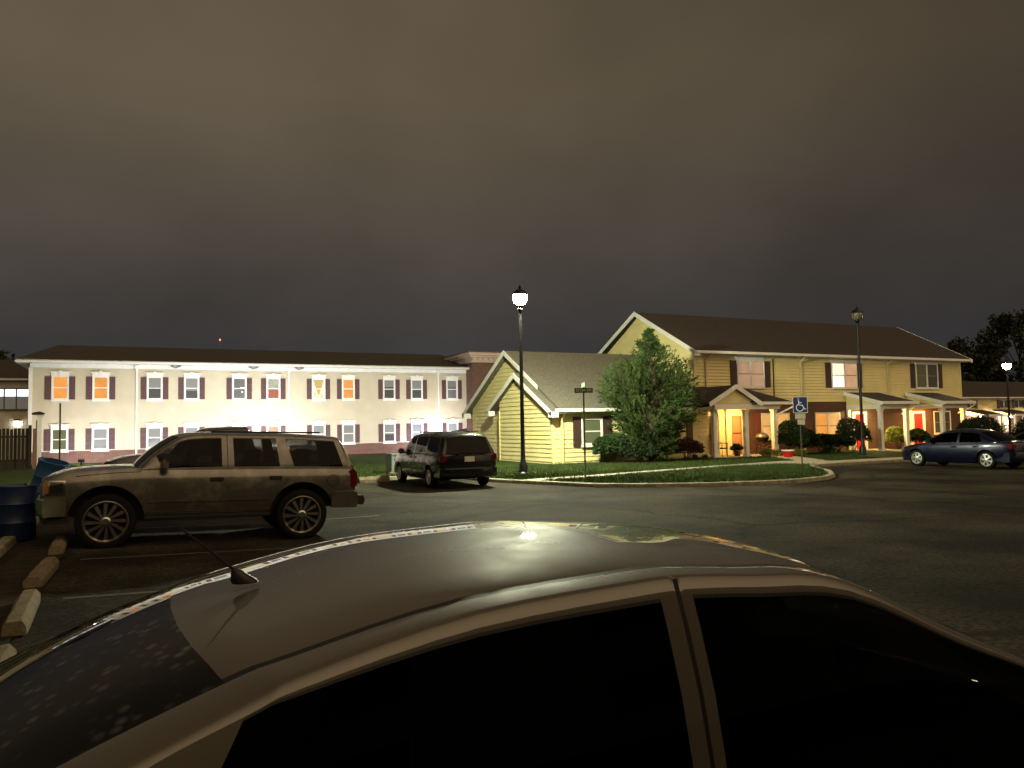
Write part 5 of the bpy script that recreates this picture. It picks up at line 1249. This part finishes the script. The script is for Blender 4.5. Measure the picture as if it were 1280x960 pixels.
# clouds on a flat layer: direction / height
mxz = nt.nodes.new('ShaderNodeMath'); mxz.operation = 'MAXIMUM'; mxz.inputs[1].default_value = .0; nt.links.new(sp_.outputs['Z'], mxz.inputs[0])
ad = nt.nodes.new('ShaderNodeMath'); ad.operation = 'ADD'; ad.inputs[1].default_value = .62; nt.links.new(mxz.outputs[0], ad.inputs[0])
dv = nt.nodes.new('ShaderNodeVectorMath'); dv.operation = 'DIVIDE'; nt.links.new(tc.outputs['Generated'], dv.inputs[0])
cb = nt.nodes.new('ShaderNodeCombineXYZ')
for k in range(3): nt.links.new(ad.outputs[0], cb.inputs[k])
nt.links.new(cb.outputs[0], dv.inputs[1])
n = nt.nodes.new('ShaderNodeTexNoise'); n.inputs['Scale'].default_value = 1.6; n.inputs['Detail'].default_value = 6; n.inputs['Roughness'].default_value = .5
nt.links.new(dv.outputs[0], n.inputs['Vector'])
cr_ = nt.nodes.new('ShaderNodeValToRGB'); el = cr_.color_ramp.elements
el[0].position = 0; el[0].color = (.037, .035, .037, 1)
el[1].position = 1; el[1].color = (.060, .045, .027, 1)
e = el.new(.10); e.color = (.041, .038, .038, 1)
e = el.new(.22); e.color = (.062, .052, .042, 1)
e = el.new(.40); e.color = (.084, .065, .042, 1)
nt.links.new(mxz.outputs[0], cr_.inputs['Fac'])
mr = nt.nodes.new('ShaderNodeMapRange'); mr.inputs['From Min'].default_value = .32; mr.inputs['From Max'].default_value = .68; mr.inputs['To Min'].default_value = .72; mr.inputs['To Max'].default_value = 1.24
nt.links.new(n.outputs['Fac'], mr.inputs['Value'])
# town glow: brighter to the left of the view, darker to the right (over the fields)
dt_ = nt.nodes.new('ShaderNodeVectorMath'); dt_.operation = 'DOT_PRODUCT'; dt_.inputs[1].default_value = (-.80, .55, .15); nt.links.new(tc.outputs['Generated'], dt_.inputs[0])
m3 = nt.nodes.new('ShaderNodeMapRange'); m3.inputs['From Min'].default_value = -.7; m3.inputs['From Max'].default_value = .3; m3.inputs['To Min'].default_value = .55; m3.inputs['To Max'].default_value = 1.05
nt.links.new(dt_.outputs['Value'], m3.inputs['Value'])
mm = nt.nodes.new('ShaderNodeMath'); mm.operation = 'MULTIPLY'; nt.links.new(mr.outputs[0], mm.inputs[0]); nt.links.new(m3.outputs[0], mm.inputs[1])
vm = nt.nodes.new('ShaderNodeVectorMath'); vm.operation = 'SCALE'; nt.links.new(cr_.outputs['Color'], vm.inputs[0]); nt.links.new(mm.outputs[0], vm.inputs['Scale'])
# warm sky glow added behind the photographer to light the house fronts
gd_ = nt.nodes.new('ShaderNodeVectorMath'); gd_.operation = 'DOT_PRODUCT'; gv = Vector((.30, -.72, .62)).normalized(); gd_.inputs[1].default_value = gv
nt.links.new(tc.outputs['Generated'], gd_.inputs[0])
gm_ = nt.nodes.new('ShaderNodeMapRange'); gm_.interpolation_type = 'SMOOTHSTEP'; gm_.inputs['From Min'].default_value = .5; gm_.inputs['From Max'].default_value = 1.; gm_.inputs['To Max'].default_value = 1.0
nt.links.new(gd_.outputs['Value'], gm_.inputs['Value'])
gs_ = nt.nodes.new('ShaderNodeVectorMath'); gs_.operation = 'SCALE'; gs_.inputs[0].default_value = (1., .70, .38); nt.links.new(gm_.outputs[0], gs_.inputs['Scale'])
va_ = nt.nodes.new('ShaderNodeVectorMath'); va_.operation = 'ADD'; nt.links.new(vm.outputs[0], va_.inputs[0]); nt.links.new(gs_.outputs[0], va_.inputs[1])
nt.links.new(va_.outputs[0], bg.inputs['Color']); bg.inputs['Strength'].default_value = 1.16

YAW, PIT, ROL, H = radians(26), atan(52/960), radians(1.05), 1.85
f0 = Vector((sin(YAW), cos(YAW), 0)); Rv = Vector((cos(YAW), -sin(YAW), 0))
F = f0*cos(PIT)+Vector((0, 0, sin(PIT))); U = -f0*sin(PIT)+Vector((0, 0, cos(PIT)))
Rc = Rv*cos(ROL)-U*sin(ROL); Uc = Rv*sin(ROL)+U*cos(ROL)
cam = bpy.data.cameras.new('camera'); co = bpy.data.objects.new('camera', cam); COL.objects.link(co); S.camera = co
cam.sensor_width = 36; cam.lens = 27; cam.clip_end = 3000; cam.clip_start = .05
M = Matrix(((Rc.x, Uc.x, -F.x, 0), (Rc.y, Uc.y, -F.y, 0), (Rc.z, Uc.z, -F.z, H), (0, 0, 0, 1))); co.matrix_world = M

S.view_settings.view_transform = 'Standard'; S.view_settings.look = 'None'; S.view_settings.exposure = 0; S.view_settings.gamma = 1
S.cycles.sample_clamp_indirect = 4.; S.cycles.use_denoising = True; S.cycles.max_bounces = 8; S.cycles.transparent_max_bounces = 12
